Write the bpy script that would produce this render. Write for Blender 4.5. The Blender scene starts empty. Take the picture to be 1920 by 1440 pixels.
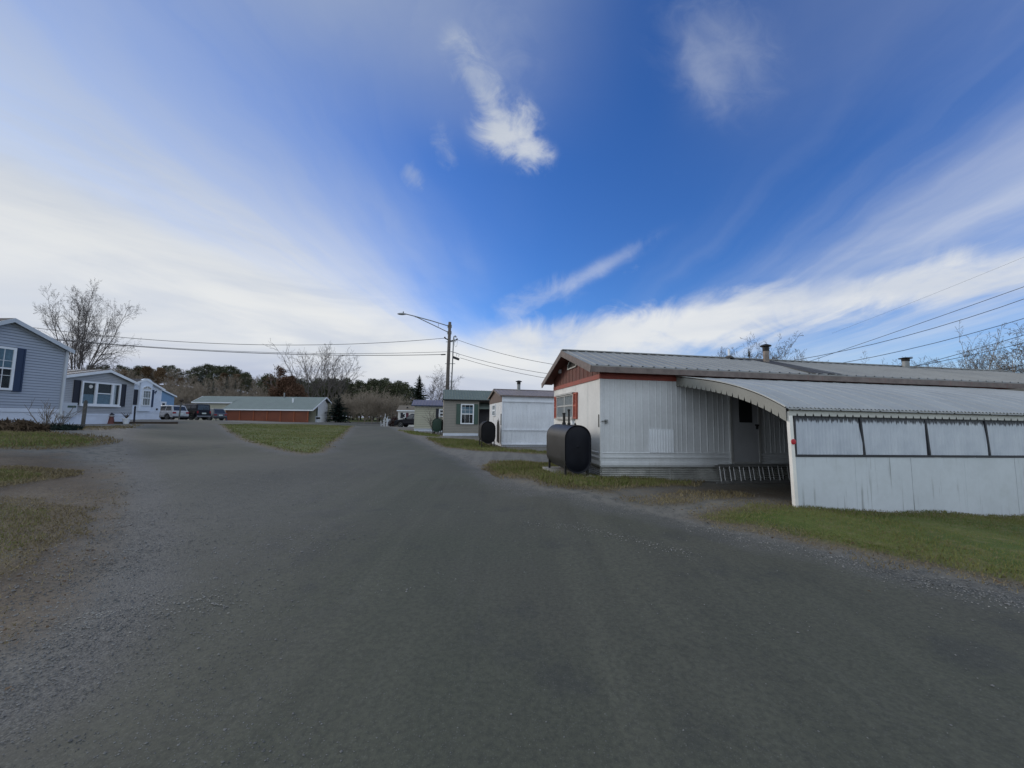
import bpy, math, random
import numpy as np
from mathutils import Vector, Matrix, noise as mnoise

random.seed(7)
sc = bpy.context.scene
COL = sc.collection

# ------------------------------------------------------------------ camera
FPX = 721.0
CAMH = 1.62
PITCH = math.radians(5.1)
ROLL = math.radians(0.6)
Fw = Vector((0, math.cos(PITCH), math.sin(PITCH)))
U0 = Vector((0, -math.sin(PITCH), math.cos(PITCH)))
R0 = Vector((1, 0, 0))
Rt = math.cos(ROLL) * R0 + math.sin(ROLL) * U0
Up = -math.sin(ROLL) * R0 + math.cos(ROLL) * U0
CP = Vector((0, 0, CAMH))
cam_d = bpy.data.cameras.new("camera")
cam_d.sensor_width = 36.0
cam_d.lens = 36.0 * FPX / 1920.0
cam_d.clip_start = 0.05
cam_d.clip_end = 3000
cam = bpy.data.objects.new("camera", cam_d)
m = Matrix((Rt, Up, -Fw)).transposed().to_4x4()
m.translation = CP
cam.matrix_world = m
COL.objects.link(cam)
sc.camera = cam

def ray(u, v):
    return Fw + Rt * ((u - 960) / FPX) + Up * ((720 - v) / FPX)

def P(u, v, Y):
    d = ray(u, v)
    return CP + d * (Y / d.y)

def onplane(O, e, u, v):
    """(s, z) of the ray through a picture point on the vertical plane through O along e."""
    n = Vector((-e[1], e[0], 0))
    d = ray(u, v)
    t = (Vector(O) - CP).dot(n) / d.dot(n)
    p = CP + d * t
    s = (p - Vector(O)).dot(Vector((e[0], e[1], 0)))
    return s, p.z - O[2]

# ------------------------------------------------------------------ terrain
_ctl = [(1126, 900, 9.75), (1493, 951, 6.75), (1920, 967, 7.6), (1700, 962.5, 7.15), (1600, 958, 6.95), (745, 800, 58), (776, 808, 38), (830, 818, 30),
        (939, 838, 20.5), (424, 788, 63), (590, 792, 63), (315, 787.5, 46), (298, 786, 42), (243, 794, 31),
        (106, 803, 17), (10, 806, 15), (818, 814, 31.6), (1086, 893, 9.3), (700, 798, 62), (1330, 904, 10.2)]
CT = [tuple(P(*c)) for c in _ctl]
CT += [(0, 0, 0), (0, 4, 0), (3, 3, 0), (-3, 3, 0), (-1, 8, 0), (0, 13, 0), (-4, 8, .03), (5, -4, 0), (-5, -4, 0), (-3, 18, .05),
       (-2, 26, .08), (-5, 38, .12), (-9, 12, .22), (-6.5, 6, .08), (-14, 20, .35), (-12, 30, .3), (2.4, 6.3, 0.0), (14, 9, -.3), (9, 3, -.15),
       (-20, 40, .55), (-30, 8, 1.0), (20, 40, .1), (40, 20, 0), (0, 90, .2), (-60, 90, .9), (60, 80, .2), (-90, 60, 1.2), (-26, 50, .6)]
CT = np.array(CT)

def hgt(x, y):
    x = np.asarray(x, float); y = np.asarray(y, float)
    shp = x.shape
    x = x.ravel(); y = y.ravel()
    num = np.zeros(len(x)); den = np.zeros(len(x))
    for cx, cy, cz in CT:
        k = 1.0 + 0.02 * (cx * cx + cy * cy)
        w = 1.0 / (((x - cx) ** 2 + (y - cy) ** 2) / k + .25) ** 2
        num += w * cz; den += w
    return (num / den).reshape(shp)

def h1(x, y):
    return float(hgt(np.array([x]), np.array([y]))[0])

def ground_pt(u, v, tmax=140.0):
    d = ray(u, v)
    t = 1.2 * np.exp(np.linspace(0, math.log(tmax / 1.2), 500))
    z = CAMH + d.z * t
    g = hgt(d.x * t, d.y * t)
    below = np.nonzero(z < g)[0]
    if len(below) == 0:
        i = len(t) - 1
        return d.x * t[i], d.y * t[i]
    i = below[0]
    if i == 0:
        return d.x * t[0], d.y * t[0]
    a = (z[i-1] - g[i-1]); b = (g[i] - z[i])
    tt = t[i-1] + (t[i] - t[i-1]) * a / (a + b)
    return d.x * tt, d.y * tt

def px_poly(pts):
    out = []
    for p in pts:
        if p[0] == 'w':
            out.append((p[1], p[2]))
        else:
            out.append(ground_pt(*p))
    return np.array(out)

def sdf(poly, x, y):
    """signed distance, positive inside"""
    n = len(poly)
    d = np.full(len(x), 1e9); inside = np.zeros(len(x), bool)
    for i in range(n):
        ax, ay = poly[i]; bx, by = poly[(i + 1) % n]
        ex, ey = bx - ax, by - ay
        wx, wy = x - ax, y - ay
        t = np.clip((wx * ex + wy * ey) / (ex * ex + ey * ey + 1e-12), 0, 1)
        d = np.minimum(d, (wx - ex * t) ** 2 + (wy - ey * t) ** 2)
        c = (ay > y) != (by > y)
        xi = ax + (y - ay) * ex / (ey if abs(ey) > 1e-12 else 1e-12)
        inside ^= c & (x < xi)
    d = np.sqrt(d)
    return np.where(inside, d, -d)

# ------------------------------------------------------------------ objects
def tag(o, label=None, cat=None, group=None, kind=None):
    if label: o["label"] = label
    if cat: o["category"] = cat
    if group: o["group"] = group
    if kind: o["kind"] = kind
    return o

def thing(name, label, cat, O=(0, 0, 0), e=None, group=None, rz=0.0):
    o = bpy.data.objects.new(name, None)
    o.empty_display_size = .2
    COL.objects.link(o)
    if e is None:
        o.location = O
        o.rotation_euler = (0, 0, rz)
    else:
        ex = Vector(e).normalized()
        ey = Vector((0, 0, 1)).cross(ex).normalized()
        ez = ex.cross(ey)
        mm = Matrix((ex, ey, ez)).transposed().to_4x4()
        mm.translation = Vector(O)
        o.matrix_world = mm
    return tag(o, label, cat, group)

def copy_tree(o, parent=None):
    c = o.copy(); COL.objects.link(c); c.parent = parent
    for ch in list(o.children):
        copy_tree(ch, c)
    return c

class MB:
    def __init__(s):
        s.v = []; s.f = []; s.m = []; s.c = None
    def add(s, vs, fs, mi=0):
        b = len(s.v)
        s.v.extend([tuple(p) for p in vs])
        for f in fs:
            s.f.append(tuple(i + b for i in f)); s.m.append(mi)
        return s
    def quad(s, a, b, c, d, mi=0):
        return s.add([a, b, c, d], [(0, 1, 2, 3)], mi)
    def poly(s, pts, mi=0):
        return s.add(pts, [tuple(range(len(pts)))], mi)
    def box(s, x0, x1, y0, y1, z0, z1, mi=0):
        vs = [(x0, y0, z0), (x1, y0, z0), (x1, y1, z0), (x0, y1, z0), (x0, y0, z1), (x1, y0, z1), (x1, y1, z1), (x0, y1, z1)]
        return s.add(vs, [(0, 3, 2, 1), (4, 5, 6, 7), (0, 1, 5, 4), (1, 2, 6, 5), (2, 3, 7, 6), (3, 0, 4, 7)], mi)
    def mbox(s, M, a0, a1, z0, z1, o0, o1, mi=0):
        """box in wall coordinates a (along), z (up), o (outward) through mapper M"""
        vs = [M(a0, z0, o0), M(a1, z0, o0), M(a1, z0, o1), M(a0, z0, o1), M(a0, z1, o0), M(a1, z1, o0), M(a1, z1, o1), M(a0, z1, o1)]
        return s.add(vs, [(0, 3, 2, 1), (4, 5, 6, 7), (0, 1, 5, 4), (1, 2, 6, 5), (2, 3, 7, 6), (3, 0, 4, 7)], mi)
    def bar(s, a, b, w, h, mi=0, up=(0, 0, 1)):
        a = Vector(a); b = Vector(b); d = (b - a).normalized()
        r = d.cross(Vector(up))
        if r.length < 1e-4: r = d.cross(Vector((1, 0, 0)))
        r.normalize(); u = r.cross(d)
        vs = []
        for p in (a, b):
            for sx, sy in ((-1, -1), (1, -1), (1, 1), (-1, 1)):
                vs.append(p + r * (sx * w / 2) + u * (sy * h / 2))
        return s.add(vs, [(0, 1, 2, 3), (7, 6, 5, 4), (0, 4, 5, 1), (1, 5, 6, 2), (2, 6, 7, 3), (3, 7, 4, 0)], mi)
    def tube(s, pts, rad, n=6, cap=True, mi=0):
        pts = [Vector(p) for p in pts]
        if not hasattr(rad, '__len__'): rad = [rad] * len(pts)
        b = len(s.v); prev = None
        for i, p in enumerate(pts):
            if i == 0: d = pts[1] - pts[0]
            elif i == len(pts) - 1: d = pts[-1] - pts[-2]
            else: d = pts[i + 1] - pts[i - 1]
            d = d.normalized() if d.length > 1e-9 else Vector((0, 0, 1))
            if prev is None:
                r = d.cross(Vector((0, 0, 1)))
                if r.length < 1e-3: r = d.cross(Vector((1, 0, 0)))
            else:
                r = prev - d * prev.dot(d)
                if r.length < 1e-6: r = d.orthogonal()
            r.normalize(); prev = r
            q = d.cross(r)
            for k in range(n):
                a = 2 * math.pi * k / n
                s.v.append(tuple(p + (r * math.cos(a) + q * math.sin(a)) * rad[i]))
        for i in range(len(pts) - 1):
            for k in range(n):
                k2 = (k + 1) % n
                s.f.append((b + i * n + k, b + i * n + k2, b + (i + 1) * n + k2, b + (i + 1) * n + k)); s.m.append(mi)
        if cap and n > 2:
            s.f.append(tuple(b + k for k in reversed(range(n)))); s.m.append(mi)
            e = b + (len(pts) - 1) * n
            s.f.append(tuple(e + k for k in range(n))); s.m.append(mi)
        return s
    def lathe(s, prof, n=16, T=None, mi=0):
        T = T or (lambda x, y, z: (x, y, z))
        b = len(s.v)
        for r, z in prof:
            for k in range(n):
                a = 2 * math.pi * k / n
                s.v.append(tuple(T(r * math.cos(a), r * math.sin(a), z)))
        for i in range(len(prof) - 1):
            for k in range(n):
                k2 = (k + 1) % n
                s.f.append((b + i * n + k, b + i * n + k2, b + (i + 1) * n + k2, b + (i + 1) * n + k)); s.m.append(mi)
        s.f.append(tuple(b + k for k in reversed(range(n)))); s.m.append(mi)
        e = b + (len(prof) - 1) * n
        s.f.append(tuple(e + k for k in range(n))); s.m.append(mi)
        return s
    def sheet(s, prof, lo, hi, M, mi=0, nseg=1):
        """profile [(a, off)] extruded between lo(a) and hi(a); M(a, b, off)"""
        b = len(s.v)
        for a, o in prof:
            l = lo(a) if callable(lo) else lo
            h = hi(a) if callable(hi) else hi
            for j in range(nseg + 1):
                s.v.append(tuple(M(a, l + (h - l) * j / nseg, o)))
        w = nseg + 1
        for i in range(len(prof) - 1):
            for j in range(nseg):
                s.f.append((b + i * w + j, b + (i + 1) * w + j, b + (i + 1) * w + j + 1, b + i * w + j + 1)); s.m.append(mi)
        return s
    def build(s, name, mat, parent=None, smooth=False, bevel=0.0, seg=2, label=None):
        me = bpy.data.meshes.new(name)
        me.from_pydata(s.v, [], s.f)
        mats = mat if isinstance(mat, (list, tuple)) else [mat]
        for x in mats: me.materials.append(x)
        if len(mats) > 1:
            me.polygons.foreach_set("material_index", s.m)
        if smooth:
            me.polygons.foreach_set("use_smooth", [True] * len(s.f))
        me.update()
        o = bpy.data.objects.new(name, me)
        COL.objects.link(o)
        if parent is not None: o.parent = parent
        if label: o["label"] = label
        if bevel:
            md = o.modifiers.new("bevel", 'BEVEL'); md.width = bevel; md.segments = seg; md.limit_method = 'ANGLE'
            md.angle_limit = math.radians(40)
        return o

def rib_prof(a0, a1, step, w, h, jit=0.0, seed=1):
    """flat sheet with narrow raised ribs"""
    rr = random.Random(seed)
    out = [(a0, 0)]
    a = a0 + step * .5
    while a < a1 - w:
        out += [(a - w / 2, 0), (a - w / 4, h), (a + w / 4, h), (a + w / 2, 0)]
        a += step * (1 + rr.uniform(-jit, jit))
    out.append((a1, 0))
    return out

def wave_prof(a0, a1, period, amp, n=6):
    k = int((a1 - a0) / period * n)
    return [(a0 + (a1 - a0) * i / k, amp * math.sin(2 * math.pi * (a1 - a0) * i / k / period)) for i in range(k + 1)]

def laps(mb, M, z0, z1, step, xl, xr, depth=.012, mi=0):
    """overlapping horizontal boards; xl(z), xr(z) give the ends"""
    z = z0
    while z < z1 - 1e-6:
        zt = min(z + step, z1)
        a0, a1, b0, b1 = xl(z), xr(z), xl(zt), xr(zt)
        if a1 - a0 < .02: break
        g = min(.016, step * .11)          # strip under each board, coloured dark as its shadow line
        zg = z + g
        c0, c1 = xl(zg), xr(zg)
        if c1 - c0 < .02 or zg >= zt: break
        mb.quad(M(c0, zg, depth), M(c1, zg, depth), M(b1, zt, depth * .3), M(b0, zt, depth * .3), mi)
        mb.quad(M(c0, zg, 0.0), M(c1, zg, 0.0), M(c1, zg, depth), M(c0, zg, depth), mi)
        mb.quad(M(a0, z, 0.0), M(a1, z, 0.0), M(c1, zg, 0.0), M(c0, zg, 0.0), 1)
        z = zt
    return mb

# ------------------------------------------------------------------ node maths
class X:
    def __init__(s, nt, sock): s.nt = nt; s.s = sock
    def _m(s, op, *o, clamp=False):
        n = s.nt.nodes.new('ShaderNodeMath'); n.operation = op; n.use_clamp = clamp
        for i, q in enumerate((s,) + o):
            if isinstance(q, X): s.nt.links.new(q.s, n.inputs[i])
            else: n.inputs[i].default_value = q
        return X(s.nt, n.outputs[0])
    def __add__(s, o): return s._m('ADD', o)
    __radd__ = __add__
    def __sub__(s, o): return s._m('SUBTRACT', o)
    def __rsub__(s, o): return (s * -1.0) + o
    def __mul__(s, o): return s._m('MULTIPLY', o)
    __rmul__ = __mul__
    def __truediv__(s, o): return s._m('DIVIDE', o)
    def __pow__(s, o): return s._m('POWER', o)
    def abs(s): return s._m('ABSOLUTE')
    def exp(s): return s._m('EXPONENT')
    def max(s, o): return s._m('MAXIMUM', o)
    def min(s, o): return s._m('MINIMUM', o)
    def clamp(s): return s._m('ADD', 0.0, clamp=True)
    def step(s, a, b):
        """smoothstep from a to b (b may be below a)"""
        n = s.nt.nodes.new('ShaderNodeMapRange'); n.interpolation_type = 'SMOOTHSTEP'
        if a > b:
            n.inputs[1].default_value = b; n.inputs[2].default_value = a
            n.inputs[3].default_value = 1; n.inputs[4].default_value = 0
        else:
            n.inputs[1].default_value = a; n.inputs[2].default_value = b
        s.nt.links.new(s.s, n.inputs[0])
        return X(s.nt, n.outputs[0])

def newmat(name):
    mt = bpy.data.materials.new(name); mt.use_nodes = True
    nt = mt.node_tree
    bs = nt.nodes['Principled BSDF']
    return mt, nt, bs

def xnoise(nt, vec, scale, detail=4, rough=.55, dist=0.0):
    n = nt.nodes.new('ShaderNodeTexNoise')
    n.inputs['Scale'].default_value = scale; n.inputs['Detail'].default_value = detail
    n.inputs['Roughness'].default_value = rough; n.inputs['Distortion'].default_value = dist
    if vec is not None: nt.links.new(vec, n.inputs['Vector'])
    return X(nt, n.outputs['Fac'])

def xmap(nt, vec, scale=(1, 1, 1), loc=(0, 0, 0), rot=(0, 0, 0)):
    n = nt.nodes.new('ShaderNodeMapping')
    n.inputs['Scale'].default_value = scale; n.inputs['Location'].default_value = loc; n.inputs['Rotation'].default_value = rot
    nt.links.new(vec, n.inputs['Vector'])
    return n.outputs['Vector']

def xmix(nt, f, a, b, mode='MIX'):
    n = nt.nodes.new('ShaderNodeMix'); n.data_type = 'RGBA'; n.blend_type = mode
    if isinstance(f, X): nt.links.new(f.s, n.inputs[0])
    else: n.inputs[0].default_value = f
    for sk, q in ((n.inputs[6], a), (n.inputs[7], b)):
        if isinstance(q, (tuple, list)): sk.default_value = (q[0], q[1], q[2], 1)
        else: nt.links.new(q, sk)
    return n.outputs[2]

def xbump(nt, h, strength, dist, nrm=None):
    n = nt.nodes.new('ShaderNodeBump'); n.inputs['Strength'].default_value = strength; n.inputs['Distance'].default_value = dist
    nt.links.new(h.s, n.inputs['Height'])
    if nrm is not None: nt.links.new(nrm, n.inputs['Normal'])
    return n.outputs['Normal']

def objco(nt):
    return nt.nodes.new('ShaderNodeTexCoord').outputs['Object']

def M(name, col, rough=.6, metal=0.0, var=.2, scale=2.5, bump=0.0, bscale=60, streak=0.0, streakcol=(.05, .05, .05), axis='z', grime=None, spec=.5):
    """general weathered material: base colour with patchy variation, optional downward streaks, optional grime"""
    mt, nt, bs = newmat(name)
    co = objco(nt)
    n1 = xnoise(nt, co, scale, 5)
    n2 = xnoise(nt, co, scale * 11, 3)
    k = (n1 * .7 + n2 * .3).step(.3, .7)
    lo = tuple(c * (1 - var) for c in col); hi = tuple(min(1, c * (1 + var * .6)) for c in col)
    c = xmix(nt, k, lo, hi)
    if streak:
        sv = xmap(nt, co, (14, 14, .5))
        sn = xnoise(nt, sv, 1.0, 4, .7)
        pn = xnoise(nt, co, 1.1, 3)
        c = xmix(nt, sn.step(.55, .75) * pn.step(.4, .65) * streak, c, streakcol)
    if grime:
        g = xnoise(nt, co, grime[1], 6, .7).step(.5, .72) * grime[0]
        c = xmix(nt, g, c, grime[2])
    nt.links.new(c, bs.inputs['Base Color'])
    r = n1 * .25 + (rough - .12)
    nt.links.new(r.clamp().s, bs.inputs['Roughness'])
    bs.inputs['Metallic'].default_value = metal
    bs.inputs['Specular IOR Level'].default_value = spec
    if bump:
        b = xnoise(nt, co, bscale, 4)
        nt.links.new(xbump(nt, b, bump, .01), bs.inputs['Normal'])
    return mt
# ------------------------------------------------------------------ materials
mt_white_alu = M("white_painted_aluminium", (.62, .64, .66), .42, 0, .12, 1.2, .5, 2.2, .45, (.30, .30, .28), grime=(.25, 1.1, (.42, .42, .40)))
mt_white_home = M("white_ribbed_metal", (.68, .71, .76), .5, 0, .12, 1.4, .05, 9, .35, (.30, .33, .38))
mt_end_wall = M("off_white_painted_sheet", (.70, .70, .68), .55, 0, .10, 1.2, .05, 9, .25, (.2, .2, .2))
mt_flaky = M("flaking_white_paint", (.66, .67, .69), .6, 0, .1, 2, .1, 30, .2, (.2, .2, .2), grime=(.8, 6, (.16, .14, .13)))
mt_skirt_corr = M("weathered_corrugated_sheet", (.44, .44, .42), .5, .3, .35, 3, .05, 20, .5, (.12, .1, .08))
mt_brown_gable = M("red_brown_boards", (.135, .040, .030), .7, 0, .35, 4, .12, 60, .4, (.05, .02, .018))
mt_brown_gable2 = M("grey_brown_boards", (.13, .088, .075), .7, 0, .3, 4, .12, 60)
mt_red_trim = M("red_oxide_trim", (.30, .062, .042), .6, 0, .2, 3)
mt_red_shutter = M("faded_red_shutter", (.36, .075, .045), .6, 0, .18, 4)
mt_fascia = M("weathered_fascia_board", (.16, .13, .12), .75, 0, .35, 5, .1, 70, .5, (.25, .06, .05))
mt_roof_grey = M("dull_galvanised_roof", (.27, .275, .27), .7, .05, .14, 1.3, .03, 20, 0, grime=(.35, 1.6, (.17, .165, .16)))
mt_roof_seam = M("dark_tarred_roof_patch", (.06, .055, .05), .75, 0, .4, 4, .1, 40)
mt_awning = M("chalky_awning_sheet", (.33, .345, .35), .75, 0, .12, 1.2, .03, 15, 0, grime=(.3, 1.3, (.26, .26, .25)))
mt_valance = M("cream_valance", (.46, .46, .43), .55, 0, .14, 2, 0, 9, .3, (.25, .24, .2))
mt_shade_dark = M("shade_darkened_inside", (.12, .115, .105), .8, 0, .2, 2)  # carport shade put into the colour of awning underside, lining and end wall
mt_awning_end = M("olive_grey_valance", (.25, .25, .225), .6, 0, .14, 2)
mt_black_rail = M("black_painted_rail", (.022, .024, .032), .5, 0, .3, 4)
mt_panel_wall = M("painted_plywood_wall", (.55, .59, .63), .55, 0, .08, 1.0, .4, 2.0, 1.0, (.13, .135, .13), grime=(.3, 1.4, (.42, .45, .45)))
mt_post_white = M("white_post", (.78, .76, .72), .5, 0, .1, 4, 0, 9, .4, (.5, .3, .15))
mt_reflector = M("red_reflector", (.42, .008, .02), .3, 0, .05)
mt_tank = M("black_tank_paint", (.011, .0115, .013), .5, .0, .35, 2.2, .04, 30, .5, (.06, .055, .05))
mt_tank_dark = M("black_tank_end", (.005, .006, .011), .45, .0, .3, 2.2, .04, 30, spec=.2)
mt_tank_flat = M("flat_black_tank", (.008, .008, .010), .7, 0, .3, 2.2, spec=.2)
mt_tank_green = M("dark_green_tank", (.012, .042, .028), .55, 0, .25, 2.5)
mt_iron = M("dark_iron", (.02, .02, .02), .6, .4, .3, 6)
mt_concrete = M("grey_concrete", (.26, .25, .23), .85, 0, .2, 5, .2, 40)
mt_alum = M("aluminium_ladder", (.42, .42, .42), .45, .7, .2, 5)
mt_frame_alu = M("aluminium_window_frame", (.50, .50, .49), .4, .4, .15, 5)
mt_white_trim = M("white_vinyl_trim", (.74, .77, .81), .5, 0, .06, 3)
mt_white_skirt = M("white_vinyl_skirt", (.66, .71, .80), .5, 0, .08, 1.5, 0, 9, .3, (.4, .42, .45))
mt_door = M("painted_metal_door", (.36, .37, .39), .5, 0, .1, 2)
mt_dark_in = M("dark_interior", (.012, .013, .016), .8, 0, .3, 3)
mt_curtain = M("pale_curtain", (.55, .57, .56), .9, 0, .15, 6)
mt_curtain_blue = M("blue_curtain", (.16, .25, .30), .9, 0, .25, 9)
mt_blind = M("grey_blind", (.34, .33, .30), .8, 0, .15, 6)
mt_siding_blue = M("blue_grey_vinyl_siding", (.35, .39, .46), .55, 0, .05, 1.5)
mt_siding_grey = M("grey_vinyl_siding", (.37, .385, .41), .55, 0, .06, 1.5)
mt_siding_white = M("white_vinyl_siding", (.66, .72, .82), .5, 0, .06, 1.5)
mt_siding_sky = M("sky_blue_siding", (.20, .34, .52), .55, 0, .06, 1.5)
mt_siding_taupe = M("taupe_vinyl_siding", (.25, .235, .205), .6, 0, .08, 1.5)
mt_siding_beige = M("beige_board_siding", (.44, .43, .34), .6, 0, .08, 1.5)
mt_siding_cream = M("cream_siding", (.62, .61, .58), .6, 0, .08, 1.5)
mt_lap_shadow = M("painted_lap_shadow", (.10, .11, .125), .9, 0, .1, 3)  # siding shadow lines painted as dark strips
mt_garage_white = M("bright_white_siding", (.80, .82, .84), .5, 0, .05, 1.5)
mt_trim_grey = M("pale_grey_trim", (.50, .54, .59), .5, 0, .06, 2)
mt_shutter_navy = M("navy_shutter", (.018, .036, .085), .5, 0, .15, 4)
mt_shutter_black = M("black_shutter", (.010, .012, .024), .5, 0, .2, 4)
mt_shutter_green = M("green_shutter", (.045, .085, .068), .55, 0, .15, 4)
mt_shutter_maroon = M("maroon_shutter", (.085, .012, .03), .55, 0, .2, 4)
mt_roof_green = M("green_metal_roof", (.115, .145, .13), .65, 0, .12, 1.2, 0, 9, 0, grime=(.3, 1.5, (.20, .21, .20)))
mt_roof_teal = M("teal_green_metal_roof", (.185, .22, .205), .65, .0, .12, 1.0)
mt_roof_purple = M("faded_purple_roof", (.135, .125, .165), .65, 0, .15, 1.5)
mt_roof_mauve = M("mauve_brown_roof", (.20, .17, .17), .65, 0, .15, 1.5)
mt_roof_tan = M("tan_shingle_roof", (.15, .125, .095), .9, 0, .25, 5, .2, 30)
mt_roof_dark = M("dark_shingle_roof", (.03, .03, .035), .85, 0, .25, 5, .2, 30)
mt_rust_panel = M("red_brown_panel", (.175, .048, .022), .6, 0, .22, .6, .05, 20, .3, (.11, .025, .01))
mt_rust_post = M("orange_brown_post", (.27, .075, .03), .65, 0, .2, 3)
mt_pole = M("weathered_pole_wood", (.10, .085, .075), .8, 0, .35, 3, .2, 50, .6, (.03, .026, .024))
mt_galv = M("galvanised_steel", (.24, .25, .25), .5, .6, .2, 4)
mt_wire = M("black_cable", (.03, .03, .033), .6, 0, .1)
mt_post_wood = M("grey_wood_post", (.10, .095, .085), .8, 0, .3, 5, .2, 60)
mt_timber = M("dark_bed_timber", (.05, .035, .025), .85, 0, .3, 5, .2, 60)
mt_brick_red = M("painted_red_ornament", (.13, .035, .03), .6, 0, .2, 6)
mt_flue = M("stained_flue_pipe", (.22, .185, .16), .6, .3, .4, 6, 0, 9, .8, (.08, .05, .03))
mt_car_white = M("white_car_paint", (.40, .41, .43), .25, 0, .04, 2)
mt_car_black = M("black_car_paint", (.008, .008, .012), .35, 0, .1, 2, spec=.25)
mt_car_grey = M("grey_car_paint", (.085, .09, .105), .3, .2, .08, 2)
mt_plastic = M("black_plastic", (.016, .016, .018), .6, 0, .2, 5)
mt_rubber = M("tyre_rubber", (.018, .018, .018), .8, 0, .2, 8)
mt_rim = M("alloy_rim", (.22, .22, .23), .4, .6, .15, 5)
mt_taillight = M("red_tail_lamp", (.25, .012, .018), .2, 0, .05)
mt_headlight = M("clear_head_lamp", (.5, .52, .55), .15, 0, .05)
mt_plate = M("pale_plate", (.55, .60, .58), .5, 0, .05)
mt_bark = M("grey_bark", (.115, .10, .092), .9, 0, .35, 3, .2, 30)
mt_twig = M("twig_bark", (.125, .108, .10), .9, 0, .3, .6)
mt_twig_pale = M("pale_twig_bark", (.20, .175, .15), .9, 0, .3, .6)
mt_twig_brown = M("brown_twig_bark", (.26, .215, .165), .9, 0, .4, .35)
mt_twig_mauve = M("mauve_twig_bark", (.20, .165, .17), .9, 0, .3, .6)

def foliage_mat(name, a, b, scale=.9):
    mt, nt, bs = newmat(name)
    geo = nt.nodes.new('ShaderNodeNewGeometry')
    co = objco(nt)
    n1 = xnoise(nt, co, scale, 4)
    rnd = X(nt, geo.outputs['Random Per Island'])
    oi = nt.nodes.new('ShaderNodeObjectInfo')
    ro = X(nt, oi.outputs['Random'])
    k = (n1.step(.35, .65) * .45 + rnd * .4 + ro * .15).clamp()
    nt.links.new(xmix(nt, k, a, b), bs.inputs['Base Color'])
    bs.inputs['Roughness'].default_value = .8
    bs.inputs['Specular IOR Level'].default_value = .15
    return mt

mt_needle = foliage_mat("pine_needles", (.036, .044, .025), (.105, .110, .062), .5)
mt_needle_blue = foliage_mat("spruce_needles", (.022, .034, .026), (.066, .080, .060), .6)
mt_needle_dark = foliage_mat("dark_spruce_needles", (.007, .015, .012), (.022, .036, .030), .6)
mt_oak_leaf = foliage_mat("dry_oak_leaves", (.060, .034, .022), (.14, .078, .050), .5)
mt_rust_leaf = foliage_mat("rusty_hill_leaves", (.10, .062, .036), (.19, .13, .075), .4)
mt_brush = foliage_mat("dead_brush", (.035, .025, .018), (.10, .07, .045), 2)
mt_hedge = foliage_mat("dark_red_hedge", (.020, .010, .010), (.05, .024, .022), 2)
mt_litter = foliage_mat("fallen_leaves", (.045, .03, .02), (.13, .085, .05), 2)

def glass_mat(name, tint=(.8, .85, .9), refl=.03):
    mt = bpy.data.materials.new(name); mt.use_nodes = True
    nt = mt.node_tree; nt.nodes.clear()
    out = nt.nodes.new('ShaderNodeOutputMaterial')
    tr = nt.nodes.new('ShaderNodeBsdfTransparent'); tr.inputs[0].default_value = (*tint, 1)
    gl = nt.nodes.new('ShaderNodeBsdfGlossy'); gl.inputs['Roughness'].default_value = .04
    lw = nt.nodes.new('ShaderNodeLayerWeight'); lw.inputs[0].default_value = .2
    f = X(nt, lw.outputs['Fresnel']) * .5 + refl
    mx = nt.nodes.new('ShaderNodeMixShader')
    nt.links.new(f.clamp().s, mx.inputs[0]); nt.links.new(tr.outputs[0], mx.inputs[1]); nt.links.new(gl.outputs[0], mx.inputs[2])
    nt.links.new(mx.outputs[0], out.inputs['Surface'])
    return mt
mt_glass = glass_mat("window_glass")
mt_car_glass = M("tinted_car_glass", (.02, .025, .032), .08, 0, .02, 1, spec=.9)

def fiber_mat():
    """milky corrugated plastic with black mould creeping down from the top edge"""
    mt, nt, bs = newmat("milky_corrugated_plastic")
    co = objco(nt)
    sp = nt.nodes.new('ShaderNodeSeparateXYZ'); nt.links.new(co, sp.inputs[0])
    z = X(nt, sp.outputs['Z'])
    n1 = xnoise(nt, co, 1.3, 4)
    c = xmix(nt, n1.step(.3, .7), (.42, .46, .53), (.55, .59, .65))
    sv = xmap(nt, co, (9, 9, .25)); sn = xnoise(nt, sv, 1.0, 3, .7)
    c = xmix(nt, sn.step(.5, .8) * .35, c, (.2, .23, .28))
    tv = xmap(nt, co, (23, 23, .2)); tn = xnoise(nt, tv, 1.0, 3, .8)
    # z = 0 at the panel's top edge
    drip = (z * 1.7 + tn * .55 - .03).step(.10, .16)
    c = xmix(nt, drip * .9, c, (.018, .02, .028))
    nt.links.new(c, bs.inputs['Base Color'])
    bs.inputs['Roughness'].default_value = .5
    return mt
mt_fiber = fiber_mat()
# ------------------------------------------------------------------ sky
SUN_EL = math.radians(17)
SUN_AZ = math.radians(-62)      # from +Y towards -X: behind the bright cloud bank on the left
sun_dir = Vector((math.sin(SUN_AZ) * math.cos(SUN_EL), math.cos(SUN_AZ) * math.cos(SUN_EL), math.sin(SUN_EL)))

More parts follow.
